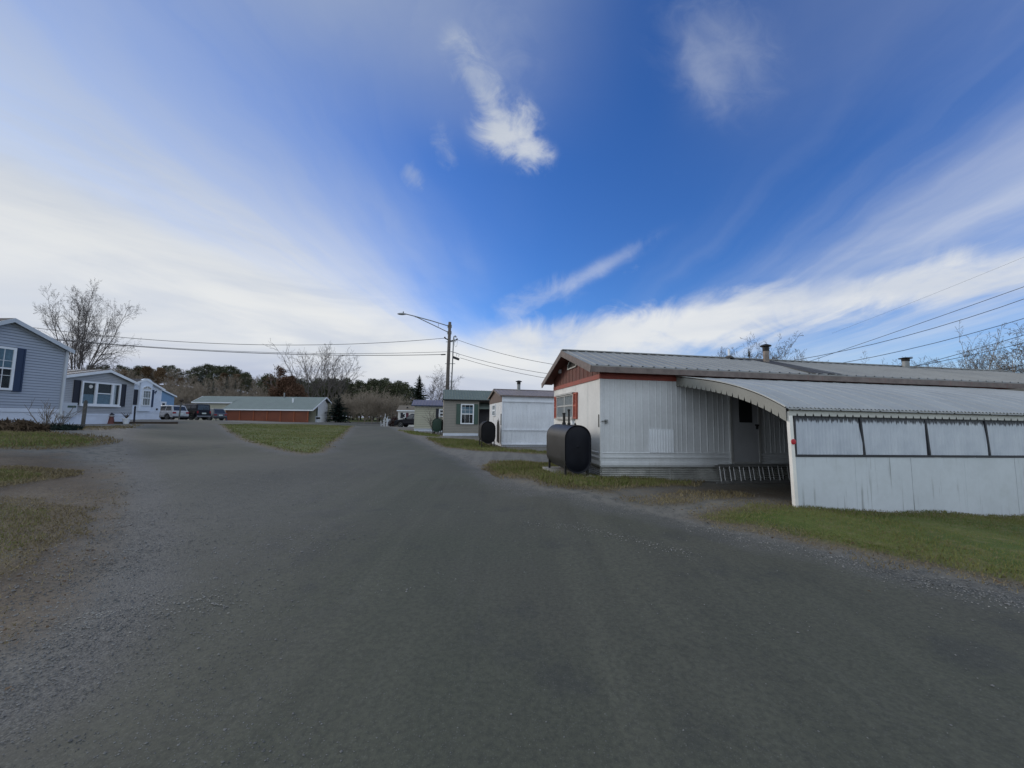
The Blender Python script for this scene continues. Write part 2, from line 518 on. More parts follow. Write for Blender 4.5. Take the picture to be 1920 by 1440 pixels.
def make_sky():
    w = bpy.data.worlds.new("World"); sc.world = w; w.use_nodes = True
    nt = w.node_tree; nt.nodes.clear()
    out = nt.nodes.new('ShaderNodeOutputWorld'); bg = nt.nodes.new('ShaderNodeBackground')
    nt.links.new(bg.outputs[0], out.inputs[0]); bg.inputs[1].default_value = .1
    sk = nt.nodes.new('ShaderNodeTexSky'); sk.sky_type = 'NISHITA'; sk.sun_disc = False
    sk.sun_elevation = SUN_EL; sk.sun_rotation = SUN_AZ
    sk.air_density = 1.0; sk.dust_density = .3; sk.ozone_density = 2.5
    co = nt.nodes.new('ShaderNodeTexCoord').outputs['Generated']
    sp = nt.nodes.new('ShaderNodeSeparateXYZ'); nt.links.new(co, sp.inputs[0])
    x, y, z = (X(nt, sp.outputs[i]) for i in range(3))
    zc = z.max(0.0) + .05
    px, py = x / zc, y / zc
    def vec(a, b, c=0.0):
        n = nt.nodes.new('ShaderNodeCombineXYZ')
        for i, q in enumerate((a, b, c)):
            if isinstance(q, X): nt.links.new(q.s, n.inputs[i])
            else: n.inputs[i].default_value = q
        return n.outputs[0]
    # streaks run away from the viewer, a little to the right
    nd = xnoise(nt, co, 2.6, 6, .55, .5)
    qx = px - py * .10 + (nd - .5) * .45
    ns = xnoise(nt, vec(qx * 1.0, py * .17), 1.0, 6, .52, .6)
    ns2 = xnoise(nt, vec(qx * 2.6 + 7.0, py * .38), 1.0, 6, .56, .5)
    nl = xnoise(nt, vec(qx * .5 + 3.0, py * .16), 1.0, 4, .5, .3)
    nh = xnoise(nt, xmap(nt, co, (2.0, 2.0, 11.0)), 1.0, 6, .55, .5)
    nw = xnoise(nt, xmap(nt, co, (7, 7, 12)), 1.0, 8, .62, .8)
    front = y.step(-.05, .25)
    yc = y.max(.05)
    a, e = x / yc, z / yc
    def ae(u, v):
        d = ray(u, v); return d.x / d.y, d.z / d.y
    # a bank of cloud to the left
    lft = px + (nl - .5) * 1.5 + (ns - .5) * .7 + (z - .5).max(0) * .25
    A = lft.step(.10, -1.9) * .62 + lft.step(-.20, -1.0) * .30
    A = A * ((z * -1.0 + 1.0).step(.15, .85) * .38 + .62) + ((ns2 - .5) * .9 + (ns - .5) * .6) * lft.step(-.1, -.8)
    # everything thickens towards the horizon
    ylow = z + (nd - .5) * .16 + (ns - .5) * .12 + px.step(-.2, -2.2) * -.20 + x.max(0.0) * .16
    B = ylow.step(.26, .12)
    # a ragged white band low on the right, climbing to the right
    a0, e0 = ae(930, 668); a1, e1 = ae(1900, 505); k = (e1 - e0) / (a1 - a0)
    de = e - a * k - (e0 - a0 * k) + (nd - .5) * .07
    band = ((de * de) * (-1.0 / .075 ** 2)).exp() * 1.15 + (nw - .5) * 1.5 + (ns2 - .5) * 1.1 - .30
    Bd = band.step(0.0, .9) * a.step(-.25, .05) * .95
    # thin veils on the right
    veil = px.step(.3, 2.0) * ns.step(.36, .70) * .46 + px.step(.8, 2.4) * ns2.step(.36, .74) * .22 + px.step(1.0, 2.6) * .12
    veil = veil * (z.step(.95, .5) * .7 + .3) + z.step(.45, .8) * x.step(.25, .8) * (ns2 * .5 + .14) + z.step(.55, .85) * x.step(.30, -.30) * (nd * .8 + ns2 * .7 + .10)
    # single puffs, in directions x/y, z/y
    def puff(u, v, du, dv, ang, seed, fx, fy, thr, amt, soft=1.25, na=2.7):
        a0, e0 = ae(u, v)
        ca, sa = math.cos(math.radians(ang)), math.sin(math.radians(ang))
        da, de = a - a0, e - e0
        r1 = (da * ca + de * sa) * (FPX / du); r2 = (de * ca - da * sa) * (FPX / dv)
        n = xnoise(nt, vec(r1 * fx * .6 + seed, r2 * fy * .6, seed * .37), 1.0, 4, .5, .6) * .45 + (xnoise(nt, vec(da * 9 + seed, de * 9, seed), 1.0, 8, .64, .6) - .5) * 1.15 + .275
        g = ((r1 * r1 + r2 * r2) * -1.0).exp()
        return (g * soft + (n - .5) * na * g.step(.01, .45) - thr).step(-.12, 1.5) * amt
    pf = [puff(950, 235, 66, 62, -50, 1.3, 1.4, 1.4, .22, 1.0, 1.5, 3.2), puff(985, 285, 52, 44, -40, 2.6, 1.4, 1.4, .28, .95, 1.5, 3.2), puff(890, 140, 105, 44, -62, 4.1, 1.0, 1.8, .30, .72, 1.35, 3.2), puff(930, 90, 110, 90, -70, 8.3, 1.0, 1.4, .36, .22, 1.2, 2.2),
          puff(1345, 85, 150, 120, -70, 7.7, .6, 1.3, .18, .40, 1.1, 1.0), puff(1318, 150, 95, 40, -72, 3.7, .7, 1.5, .25, .25, 1.1, 1.6),
          puff(770, 325, 38, 20, -62, 9.2, 1.2, 1.2, .42, .55, 1.3), puff(832, 270, 62, 22, -75, 2.9, 1.0, 1.2, .42, .35, 1.3),
          puff(1130, 500, 120, 17, 30, 5.5, .4, 1.0, .16, .34, 1.15, 1.5), puff(1010, 560, 110, 30, 24, 6.1, .6, 1.2, .35, .38, 1.2)]
    back = y.step(.12, -.25) * (nd.step(.35, .6) * .15 + .83)
    over = z.step(.86, .97) * .8
    inv = (A.clamp() * -1.0 + 1.0) * (B * -.97 + 1.0) * (veil.clamp() * -1.0 + 1.0) * (back * -1.0 + 1.0) * (over * -1.0 + 1.0) * (Bd * -1.0 + 1.0)
    for q in pf:
        inv = inv * ((q * front).clamp() * -1.0 + 1.0)
    alpha = (inv * -1.0 + 1.0).clamp()
    # blue of the clear part
    hs = nt.nodes.new('ShaderNodeHueSaturation'); nt.links.new(sk.outputs[0], hs.inputs['Color'])
    hs.inputs['Saturation'].default_value = 1.18; hs.inputs['Value'].default_value = 1.0; hs.inputs['Hue'].default_value = .505
    blue = xmix(nt, 1.0, hs.outputs[0], SKY_TINT, 'MULTIPLY')
    # clouds: white, lavender where thin or low on the left, whiter in the bright bands
    white = xmix(nt, (nh.step(.33, .62) * .8 + .1).clamp(), (5.0, 5.4, 6.1), (6.7, 6.8, 6.8))
    white = xmix(nt, z.step(.20, .52) * x.step(.1, -.3) * .85, white, (3.9, 4.35, 5.05))
    lowgrey = (z + (nh - .5) * .10 + (nd - .5) * .05).step(.155, .05) * x.step(.35, -.3)
    cl = xmix(nt, lowgrey * .92, white, (3.2, 3.7, 5.1))
    lav = z.step(.38, .80) * front
    cl = xmix(nt, lav * .75, cl, (2.7, 3.3, 4.5))
    lo_r = x.step(.25, .75) * z.step(.22, .06) * (Bd * -1.0 + 1.0)
    cl = xmix(nt, lo_r * .75, cl, (3.3, 5.0, 7.2))
    # bright cloud added out of view, behind and overhead, to light the scene
    cl = xmix(nt, (back + over).clamp(), cl, (7.0, 7.9, 8.9))
    col = xmix(nt, alpha, blue, cl)
    # below the horizon
    col = xmix(nt, z.step(.0, -.05), col, (1.2, 1.25, 1.3))
    nt.links.new(col, bg.inputs[0])
    return w
SKY_TINT = (.72, 1.0, 1.46)
make_sky()

sl = bpy.data.lights.new("sun", 'SUN'); sl.energy = 1.1; sl.angle = math.radians(22); sl.color = (1, .90, .78)
so = bpy.data.objects.new("sun", sl); COL.objects.link(so)
so.rotation_euler = sun_dir.to_track_quat('Z', 'Y').to_euler()
so.location = (-30, 20, 40)
sc.view_settings.view_transform = 'Standard'; sc.view_settings.look = 'None'
sc.view_settings.exposure = 0.30; sc.view_settings.gamma = 1.0
sc.cycles.max_bounces = 4; sc.cycles.diffuse_bounces = 3; sc.cycles.glossy_bounces = 2; sc.cycles.transparent_max_bounces = 8
sc.world.cycles.sampling_method = 'MANUAL'; sc.world.cycles.sample_map_resolution = 512
sc.cycles.use_denoising = True; sc.cycles.denoising_prefilter = 'ACCURATE'

# ------------------------------------------------------------------ ground zones
ROAD = px_poly([(740, 802), (715, 797.5), (662, 795.5), (560, 793), (425, 790.5), (395, 787.5), (300, 794), (258, 800), (238, 808), (226, 825), (240, 862),
                (246, 920), (236, 1000), (190, 1120), (40, 1300), ('w', -4.0, 0), ('w', -4.5, -14), ('w', 18, -14), ('w', 12, -5.5), ('w', 7.2, .4),
                (1920, 1118), (1700, 1070), (1500, 1026), (1300, 983), (1190, 957), (1100, 935), (1000, 917), (930, 897), (900, 880),
                (865, 860), (800, 832), (768, 816)])
G_ISLAND = px_poly([(413, 796), (424, 806), (447, 820), (487, 835), (535, 846), (578, 853), (606, 848), (634, 824), (654, 806), (664, 799), (560, 796), (470, 795)])
G_RIGHT = px_poly([(1300, 972), (1350, 956), (1420, 949), (1490, 947), (1540, 955), (1920, 966), ('w', 16, 8), ('w', 22, -4), ('w', 12.5, -3.5), ('w', 8, 1.4),
                   (1920, 1100), (1700, 1056), (1500, 1012), (1370, 988)])
G_TANK = px_poly([(905, 873), (950, 866), (1030, 868), (1060, 878), (1125, 893), (1300, 897), (1300, 910), (1130, 922), (1030, 912), (955, 892)])
G_DRY = px_poly([(1165, 940), (1230, 926), (1380, 923), (1410, 934), (1320, 941), (1210, 950)])
G_MID = px_poly([(800, 821), (890, 825), (940, 841), (1040, 848), (1040, 853), (900, 846), (832, 838)])
G_MID2 = px_poly([(745, 806.5), (778, 809), (830, 817), (822, 820), (770, 815)])
G_MID3 = px_poly([(738, 801.5), (778, 804.5), (778, 806.5), (748, 804.5)])
G_STRIP = px_poly([(-260, 812), (0, 811), (110, 812), (185, 820), (212, 826), (185, 836), (100, 842), (-260, 848)])
G_STRIP2 = px_poly([(170, 801), (240, 797.5), (266, 796), (214, 806), (140, 808)])
G_PATCH = px_poly([(-300, 876), (0, 878), (85, 880), (118, 890), (80, 903), (0, 916), (-300, 930)])
DIRT = px_poly([(-300, 850), (120, 852), (205, 880), (235, 930), (222, 1000), (160, 1100), (20, 1210), (-300, 1280)])
DIRT_SHADE = px_poly([(1180, 926), (1300, 912), (1500, 912), (1500, 938), (1380, 936), (1300, 934)])  # worn dirt at the carport, also coloured dark to deepen the shade there
LANE = px_poly([(838, 840), (1030, 852), (1030, 868), (905, 874), (868, 862)])
GRASSES = [G_ISLAND, G_RIGHT, G_TANK, G_MID, G_MID2, G_STRIP, G_PATCH]
G_VERGE = px_poly([(-300, 930), (60, 935), (150, 960), (120, 1010), (20, 1080), (-300, 1150)])
THIN = [G_DRY, G_MID3, G_STRIP2, G_VERGE]
WILD = [np.array([(-26, 100), (60, 100), (140, 300), (-200, 300), (-200, 60), (-70, 76), (-30, 76)]),
        np.array([(4, 24), (40, 26), (90, 60), (90, 95), (-14, 95), (-2, 40)]), np.array([(9, 15), (60, 15), (60, 40), (14, 40)])]

def sm(a, b, x):
    t = np.clip((x - a) / (b - a), 0, 1); return t * t * (3 - 2 * t)

def grass_sdf(x, y):
    g = np.full(len(x), -50.0)
    for p in GRASSES: g = np.maximum(g, sdf(p, x, y))
    for p in THIN: g = np.maximum(g, np.minimum(sdf(p, x, y), .22) - .15)
    for p in WILD: g = np.maximum(g, np.minimum(sdf(p, x, y), 2))
    return g

def road_sdf(x, y):
    r = sdf(ROAD, x, y)
    return np.minimum(r, -sdf(G_ISLAND, x, y))

def graded(lo, hi, fine, flo, fhi, grow):
    a = list(np.arange(flo, fhi + 1e-6, fine)); s = fine
    while a[-1] < hi: s *= grow; a.append(a[-1] + s)
    s = fine
    while a[0] > lo: s *= grow; a.insert(0, a[0] - s)
    return np.array(a)

def make_ground():
    xs = graded(-420, 420, .2, -9, 13, 1.035); ys = graded(-14, 480, .2, 1.5, 13, 1.028)
    nx, ny = len(xs), len(ys)
    XX, YY = np.meshgrid(xs, ys); x = XX.ravel(); y = YY.ravel()
    z = hgt(x, y)
    rd = road_sdf(x, y); gd = grass_sdf(x, y); dd = np.maximum(sdf(DIRT, x, y), sdf(DIRT_SHADE, x, y)); ld = sdf(LANE, x, y)
    # small real unevenness: turf sits a little proud of the road, shallow ruts
    z = z + sm(.0, .6, gd) * .03 + .012 * np.array([mnoise.noise(Vector((a * .5, b * .5, 0))) for a, b in zip(x, y)]) * sm(1.5, 4, np.hypot(x, y))
    idx = np.arange(nx * ny).reshape(ny, nx)
    quads = np.stack([idx[:-1, :-1], idx[:-1, 1:], idx[1:, 1:], idx[1:, :-1]], -1).reshape(-1, 4)
    fr = (rd[quads].mean(1) > 0); fg = sdf(G_ISLAND, x, y)[quads].mean(1) > 0
    co = np.stack([x, y, z], 1)
    for name, sel in (("ground", ~fr & ~fg), ("road", fr & ~fg), ("lawn_island", fg)):
        q = quads[sel]
        used, inv = np.unique(q, return_inverse=True)
        q2 = inv.reshape(-1, 4)
        me = bpy.data.meshes.new(name)
        me.vertices.add(len(used)); me.vertices.foreach_set("co", co[used].ravel())
        me.loops.add(q2.size); me.loops.foreach_set("vertex_index", q2.ravel())
        me.polygons.add(len(q2)); me.polygons.foreach_set("loop_start", np.arange(len(q2)) * 4)
        me.polygons.foreach_set("use_smooth", np.ones(len(q2), bool))
        me.update(calc_edges=True)
        for an, arr in (("road_d", rd), ("grass_d", gd), ("dirt_d", dd), ("lane_d", ld)):
            at = me.attributes.new(an, 'FLOAT', 'POINT'); at.data.foreach_set("value", np.clip(arr[used], -6, 6).astype(np.float32))
        me.materials.append(mt_ground)
        o = bpy.data.objects.new(name, me); COL.objects.link(o); o["kind"] = "structure"

def ground_mat():
    mt, nt, bs = newmat("worn_asphalt_gravel_and_turf")
    geo = nt.nodes.new('ShaderNodeNewGeometry'); pos = geo.outputs['Position']
    def att(n):
        a = nt.nodes.new('ShaderNodeAttribute'); a.attribute_name = n; return X(nt, a.outputs['Fac'])
    rd, gd, dd, ld = att("road_d"), att("grass_d"), att("dirt_d"), att("lane_d")
    big = xnoise(nt, pos, .22, 4, .5); mid = xnoise(nt, pos, 1.1, 5, .6); sml = xnoise(nt, pos, 5, 5, .6)
    fine = xnoise(nt, pos, 28, 4, .65); grit = xnoise(nt, pos, 150, 3, .7)
    # tyre-worn streaks along the road
    st = xnoise(nt, xmap(nt, pos, (2.2, .16, 1), (0, 0, 0), (0, 0, math.radians(-24))), 1.0, 5, .6, .6)
    st2 = xnoise(nt, xmap(nt, pos, (9, .5, 1), (3, 0, 0), (0, 0, math.radians(28))), 1.0, 4, .65, .5)
    sp = nt.nodes.new('ShaderNodeSeparateXYZ'); nt.links.new(pos, sp.inputs[0])
    wx, wy = X(nt, sp.outputs[0]), X(nt, sp.outputs[1])
    # asphalt: dark, faintly green and violet in patches
    asph = xmix(nt, big.step(.38, .62), (.079, .083, .059), (.087, .085, .065))
    asph = xmix(nt, st.step(.42, .68) * .5, asph, (.112, .112, .082))
    asph = xmix(nt, st2.step(.56, .74) * .22, asph, (.056, .058, .043))
    asph = xmix(nt, mid.step(.50, .72) * .40, asph, (.066, .067, .050))
    wet = (xnoise(nt, pos, .55, 3, .5) * .6 + xnoise(nt, pos, 2.3, 4, .6) * .4).step(.53, .62)
    asph = xmix(nt, wet * .45, asph, (.050, .052, .049))
    trk = xnoise(nt, xmap(nt, pos, (7, .22, 1), (1, 0, 0), (0, 0, math.radians(12))), 1.0, 3, .5, .35)
    asph = xmix(nt, trk.step(.57, .68) * .13, asph, (.125, .122, .105))
    asph = xmix(nt, fine.step(.28, .68) * .75 + .15, xmix(nt, .62, asph, (.028, .029, .027)), asph)
    asph = xmix(nt, grit.step(.58, .74) * .6, asph, (.17, .17, .155))
    # loose stone over the asphalt towards the left and close by
    vor = nt.nodes.new('ShaderNodeTexVoronoi'); vor.inputs['Scale'].default_value = 85; nt.links.new(pos, vor.inputs['Vector'])
    vcol = nt.nodes.new('ShaderNodeSeparateColor'); nt.links.new(vor.outputs['Color'], vcol.inputs[0])
    vr = X(nt, vcol.outputs[0]); vd = X(nt, vor.outputs['Distance'])
    grav = xmix(nt, vr, (.070, .071, .068), (.19, .186, .17))
    grav = xmix(nt, vd.step(.25, .62) * .55, grav, (.045, .045, .046))
    grav = xmix(nt, sml.step(.4, .7) * .5, grav, (.135, .13, .12))
    loose = ((wx * -1.0) + (mid - .5) * 2.2 - wy * .12 + (sml - .5) * 1.0).step(.6, 4.2) * wy.step(17, 5) * .62
    edge = (rd + (mid - .5) * .9 + (sml - .5) * .5).step(.75, .05)
    rut = st.step(.55, .40)
    speck = (vr - .5).abs() * 2.0
    asph = xmix(nt, speck.step(.55, .95) * vd.step(.55, .2) * .30, asph, xmix(nt, vr.step(.45, .55), (.035, .036, .034), (.16, .16, .148)))
    c_road = xmix(nt, (loose + edge * .8).clamp(), asph, grav)
    # bare dirt and gravel off the road
    dirt = xmix(nt, mid.step(.3, .7), (.080, .056, .036), (.165, .130, .092))
    dirt = xmix(nt, fine.step(.35, .68) * .7, dirt, (.045, .033, .023))
    vgrav = xmix(nt, sml.step(.30, .60) * .8, grav, (.175, .165, .145))
    off = xmix(nt, (dd + (mid - .5) * 2.0 + (sml - .5) * 1.0).step(-.6, .6) * .88, vgrav, dirt)
    off = xmix(nt, (ld + (mid - .5) * .8).step(-.3, .4) * .6, off, xmix(nt, st.step(.4, .6), (.105, .105, .10), (.17, .165, .15)))
    rmask = (rd + (mid - .5) * .55 + (sml - .5) * .45).step(-.16, .16)
    c = xmix(nt, rmask, off, c_road)
    # turf: green, straw and bare patches
    turf = xmix(nt, mid.step(.35, .68), (.070, .105, .020), (.125, .140, .036))
    turf = xmix(nt, fine.step(.35, .7) * .75, turf, (.040, .058, .012))
    turf = xmix(nt, (sml * .6 + big * .4).step(.46, .62) * .6, turf, (.17, .145, .075))
    dead = xmix(nt, fine.step(.3, .7), (.070, .053, .033), (.165, .135, .09))
    gsoft = gd + (mid - .5) * .7 + (sml - .5) * .5
    c = xmix(nt, gsoft.step(-.28, .12) * .85, c, dead)
    c = xmix(nt, gsoft.step(.02, .45), c, turf)
    nt.links.new(c, bs.inputs['Base Color'])
    rough = rmask * -.12 + .93
    nt.links.new(rough.s, bs.inputs['Roughness'])
    bs.inputs['Specular IOR Level'].default_value = .28
    near = wy.step(30, 3)
    hgtx = grit * .25 + fine * .35 + vd * -.55 * (loose + edge + (rmask * -1.0 + 1.0)).clamp() + gsoft.step(0, .4) * fine * 1.5
    n1 = xbump(nt, hgtx, .6, .008)
    n2 = xbump(nt, sml * .35 + st2 * .25 + mid * .6, .35, .03, n1)
    nt.links.new(n2, bs.inputs['Normal'])
    return mt
mt_ground = ground_mat()
make_ground()

# ------------------------------------------------------------------ hill behind the park
def hill_h(x, y):
    x = np.asarray(x, float); y = np.asarray(y, float)
    a = sm(78, 130, y + 12 * np.sin(x * .05)) * (1 - .35 * sm(150, 260, y))
    b = sm(-48, -92, x * 118 / np.maximum(y, 60)) * (1 + .10 * np.sin(x * .09) + .05 * np.sin(x * .23 + 1))
    c = .16 * sm(80, 140, y)
    return a * b * 9.5 + c * 6 * sm(-60, 10, x) - .3

def make_hill():
    mb = MB(); xs = np.linspace(-330, 260, 110); ys = np.linspace(74, 330, 60)
    XX, YY = np.meshgrid(xs, ys)
    Z = hill_h(XX, YY) + hgt(XX.ravel(), YY.ravel()).reshape(XX.shape) - .25 * (1 - sm(74, 84, YY))
    mb.v = [tuple(p) for p in np.stack([XX, YY, Z], -1).reshape(-1, 3)]
    n = len(xs)
    mb.f = [(j * n + i, j * n + i + 1, (j + 1) * n + i + 1, (j + 1) * n + i) for j in range(len(ys) - 1) for i in range(n - 1)]
    mb.m = [0] * len(mb.f)
    mt = M("hillside_leaf_litter", (.085, .065, .045), .95, 0, .5, .12, .3, 2)
    o = mb.build("hill", mt, smooth=True); o["kind"] = "structure"
make_hill()
def gz(x, y):
    z = h1(x, y)
    if y > 74: z += max(0.0, float(hill_h(np.array([x]), np.array([y]))[0]))
    return z

# ------------------------------------------------------------------ grass blades, gravel, leaves (uncountable)
def tri_mesh(name, co, nper, mat, kind="stuff"):
    """co: (N, nper, 3) loose polygons"""
    n = len(co)
    me = bpy.data.meshes.new(name)
    me.vertices.add(n * nper); me.vertices.foreach_set("co", co.reshape(-1).astype(np.float32))
    me.loops.add(n * nper); me.loops.foreach_set("vertex_index", np.arange(n * nper))
    me.polygons.add(n); me.polygons.foreach_set("loop_start", np.arange(n) * nper)
    me.update(calc_edges=True)
    me.materials.append(mat)
    o = bpy.data.objects.new(name, me); COL.objects.link(o); o["kind"] = kind
    return o
mt_blade = foliage_mat("grass_blades", (.070, .102, .020), (.20, .20, .068), .35)
mt_straw = foliage_mat("dry_grass_blades", (.11, .085, .042), (.27, .22, .125), .5)

def blades(rng, poly, n, hmin, hmax, w, thr=.08, lean=.6, extra=None):
    lo, hi = poly.min(0), poly.max(0)
    x = rng.uniform(lo[0], hi[0], n); y = rng.uniform(lo[1], hi[1], n)
    d = sdf(poly, x, y)
    nz = np.array([mnoise.noise(Vector((a * 1.3, b * 1.3, 5))) for a, b in zip(x, y)])
    k = (d + nz * .35 > thr) & ((x > -60) & (x < 60))
    if extra is not None: k &= extra(x, y)
    x, y = x[k], y[k]; n = len(x)
    z = hgt(x, y) + .02
    h = rng.uniform(hmin, hmax, n) * (1 + .5 * nz[k]); a = rng.uniform(0, 6.283, n); l = rng.uniform(0, lean, n) * h; b = rng.uniform(0, 6.283, n)
    p = np.zeros((n, 3, 3))
    p[:, 0] = np.stack([x - np.cos(a) * w, y - np.sin(a) * w, z], 1)
    p[:, 1] = np.stack([x + np.cos(a) * w, y + np.sin(a) * w, z], 1)
    p[:, 2] = np.stack([x + np.cos(b) * l, y + np.sin(b) * l, z + h], 1)
    return p

def make_grass():
    rng = np.random.default_rng(3)
    vis = lambda x, y: (np.abs(x) < y * 1.45 + .5) & (y > 1)
    A = [blades(rng, G_RIGHT, 380000, .018, .05, .0038, .05, .9, vis), blades(rng, G_TANK, 26000, .03, .10, .008, .05, .8),
         blades(rng, G_MID, 20000, .04, .10, .014, .1), blades(rng, G_MID2, 8000, .04, .1, .02, .1), blades(rng, G_ISLAND, 60000, .03, .075, .018, .15),
         blades(rng, G_STRIP, 20000, .03, .08, .012, .38), blades(rng, G_PATCH, 16000, .02, .05, .008, .35), blades(rng, G_VERGE, 12000, .015, .04, .005, .25)]
    tri_mesh("grass", np.concatenate(A), 3, mt_blade)
    B = [blades(rng, G_RIGHT, 150000, .015, .045, .0045, -.30, 1.6, vis), blades(rng, G_TANK, 22000, .03, .09, .008, -.2, 1.3), blades(rng, G_DRY, 2500, .02, .07, .007, -.05, 1.2),
         blades(rng, G_ISLAND, 26000, .02, .06, .02, -.1, 1.0), blades(rng, G_STRIP, 8000, .03, .10, .014, -.2, 1.0), blades(rng, G_PATCH, 12000, .02, .06, .009, -.4, 1.3),
         blades(rng, G_VERGE, 26000, .012, .04, .005, -.1, 1.5), blades(rng, DIRT, 22000, .010, .03, .005, .1, 1.6, lambda x, y: np.hypot(x, y) < 11), blades(rng, G_STRIP2, 6000, .03, .1, .02, -.1, 1.0), blades(rng, G_MID, 9000, .03, .09, .014, -.2, 1.0)]
    tri_mesh("dry_grass", np.concatenate(B), 3, mt_straw)

def make_gravel():
    rng = np.random.default_rng(5)
    n = 240000
    # denser close to the viewer
    r = 1.2 + (rng.random(n) ** 1.6) * 11
    th = rng.uniform(-.98, .98, n)
    x = r * np.sin(th); y = r * np.cos(th)
    rd = road_sdf(x, y); gd = grass_sdf(x, y)
    nz = np.array([mnoise.noise(Vector((a * .9, b * .9, 2))) for a, b in zip(x, y)])
    left = np.clip((-x - .22 * y + nz * 1.2 - .35) / 2.2, 0, 1)
    edge = np.clip(1 - np.abs(rd - .05 + nz * .25) / .45, 0, 1)
    out = (rd < 0) * .35
    dens = np.clip(left * .30 + edge * .6 + out * .5 + .010, 0, 1) * (gd < .1)
    k = rng.random(n) < dens
    x, y = x[k], y[k]; n = len(x)
    s = rng.uniform(.0028, .0075, n) * (1 + 1.2 * (rng.random(n) ** 10)) * np.clip(np.hypot(x, y) / 4.0, .75, 1.3)
    z = hgt(x, y) + s * .25
    base = np.array([(1, 0, 0), (0, 1, 0), (-1, 0, 0), (0, -1, 0), (0, 0, .75)])
    v = base[None] * (s[:, None, None] * rng.uniform(.55, 1.25, (n, 5, 1)))
    a = rng.uniform(0, 6.28, n); ca, sa = np.cos(a)[:, None], np.sin(a)[:, None]
    vx = v[:, :, 0] * ca - v[:, :, 1] * sa; vy = v[:, :, 0] * sa + v[:, :, 1] * ca
    co = np.stack([vx + x[:, None], vy + y[:, None], v[:, :, 2] + z[:, None]], -1)
    me = bpy.data.meshes.new("gravel")
    me.vertices.add(n * 5); me.vertices.foreach_set("co", co.reshape(-1).astype(np.float32))
    tri = np.array([(0, 1, 4), (1, 2, 4), (2, 3, 4), (3, 0, 4)])
    f = (np.arange(n)[:, None, None] * 5 + tri[None]).reshape(-1)
    me.loops.add(len(f)); me.loops.foreach_set("vertex_index", f)
    me.polygons.add(len(f) // 3); me.polygons.foreach_set("loop_start", np.arange(len(f) // 3) * 3)
    me.update(calc_edges=True); me.materials.append(mt_stone)
    o = bpy.data.objects.new("gravel", me); COL.objects.link(o); o["kind"] = "stuff"

mt_stone = foliage_mat("loose_stones", (.075, .075, .075), (.24, .235, .225), 3)

def make_grit_lines():
    """lines of pale chippings washed along the road"""
    rng = np.random.default_rng(21); P_ = []
    for pts, n, w in (([(985, 982), (1080, 990), (1180, 1010), (1300, 1042)], 520, .10), ([(1290, 985), (1500, 1034), (1700, 1082), (1900, 1128)], 1300, .15), ([(930, 905), (1010, 925), (1190, 962)], 700, .12),
                      ([(60, 1180), (220, 1150), (420, 1120)], 500, .22)):
        q = px_poly(pts)
        for i in range(len(q) - 1):
            k = n // (len(q) - 1); t = rng.random(k)
            P_.append(q[i] + (q[i + 1] - q[i]) * t[:, None] + rng.normal(0, w, (k, 2)))
    p = np.concatenate(P_); z = hgt(p[:, 0], p[:, 1]) + .006; n = len(p)
    a = rng.uniform(0, 6.28, n); s = rng.uniform(.004, .012, n); co = np.zeros((n, 4, 3))
    for i in range(4):
        b = a + i * math.pi / 2; rr = s * rng.uniform(.5, 1.2, n)
        co[:, i] = np.stack([p[:, 0] + np.cos(b) * rr, p[:, 1] + np.sin(b) * rr, z + rng.uniform(-.003, .006, n)], 1)
    tri_mesh("pale_grit", co, 4, mt_grit)
mt_grit = foliage_mat("pale_chippings", (.11, .11, .10), (.30, .29, .265), 3)

def make_litter():
    rng = np.random.default_rng(9); pts = []
    n = 14000
    x = rng.uniform(-12, 13, n); y = rng.uniform(2, 16, n)
    rd = road_sdf(x, y)
    k = (rng.random(n) < np.clip(1 - np.abs(rd + .35) / .55, 0, 1) * .8 + .03 * (rd < 0) + .0025)
    x, y = x[k], y[k]; n = len(x); z = hgt(x, y) + .035
    a = rng.uniform(0, 6.28, n); s = rng.uniform(.008, .026, n); p = np.zeros((n, 4, 3))
    for i in range(4):
        b = a + i * math.pi / 2
        rr = s * (1.0 if i % 2 == 0 else .55)
        p[:, i] = np.stack([x + np.cos(b) * rr, y + np.sin(b) * rr, z + rng.uniform(-.008, .012, n)], 1)
    tri_mesh("fallen_leaves", p, 4, mt_litter)
make_grass(); make_gravel(); make_litter(); make_grit_lines()
# ------------------------------------------------------------------ building helpers
def front(y0=0.0):
    return lambda a, z, o: (a, y0 - o, z)
def endl(x0=0.0):
    return lambda a, z, o: (x0 - o, a, z)
def endr(x0):
    return lambda a, z, o: (x0 + o, a, z)

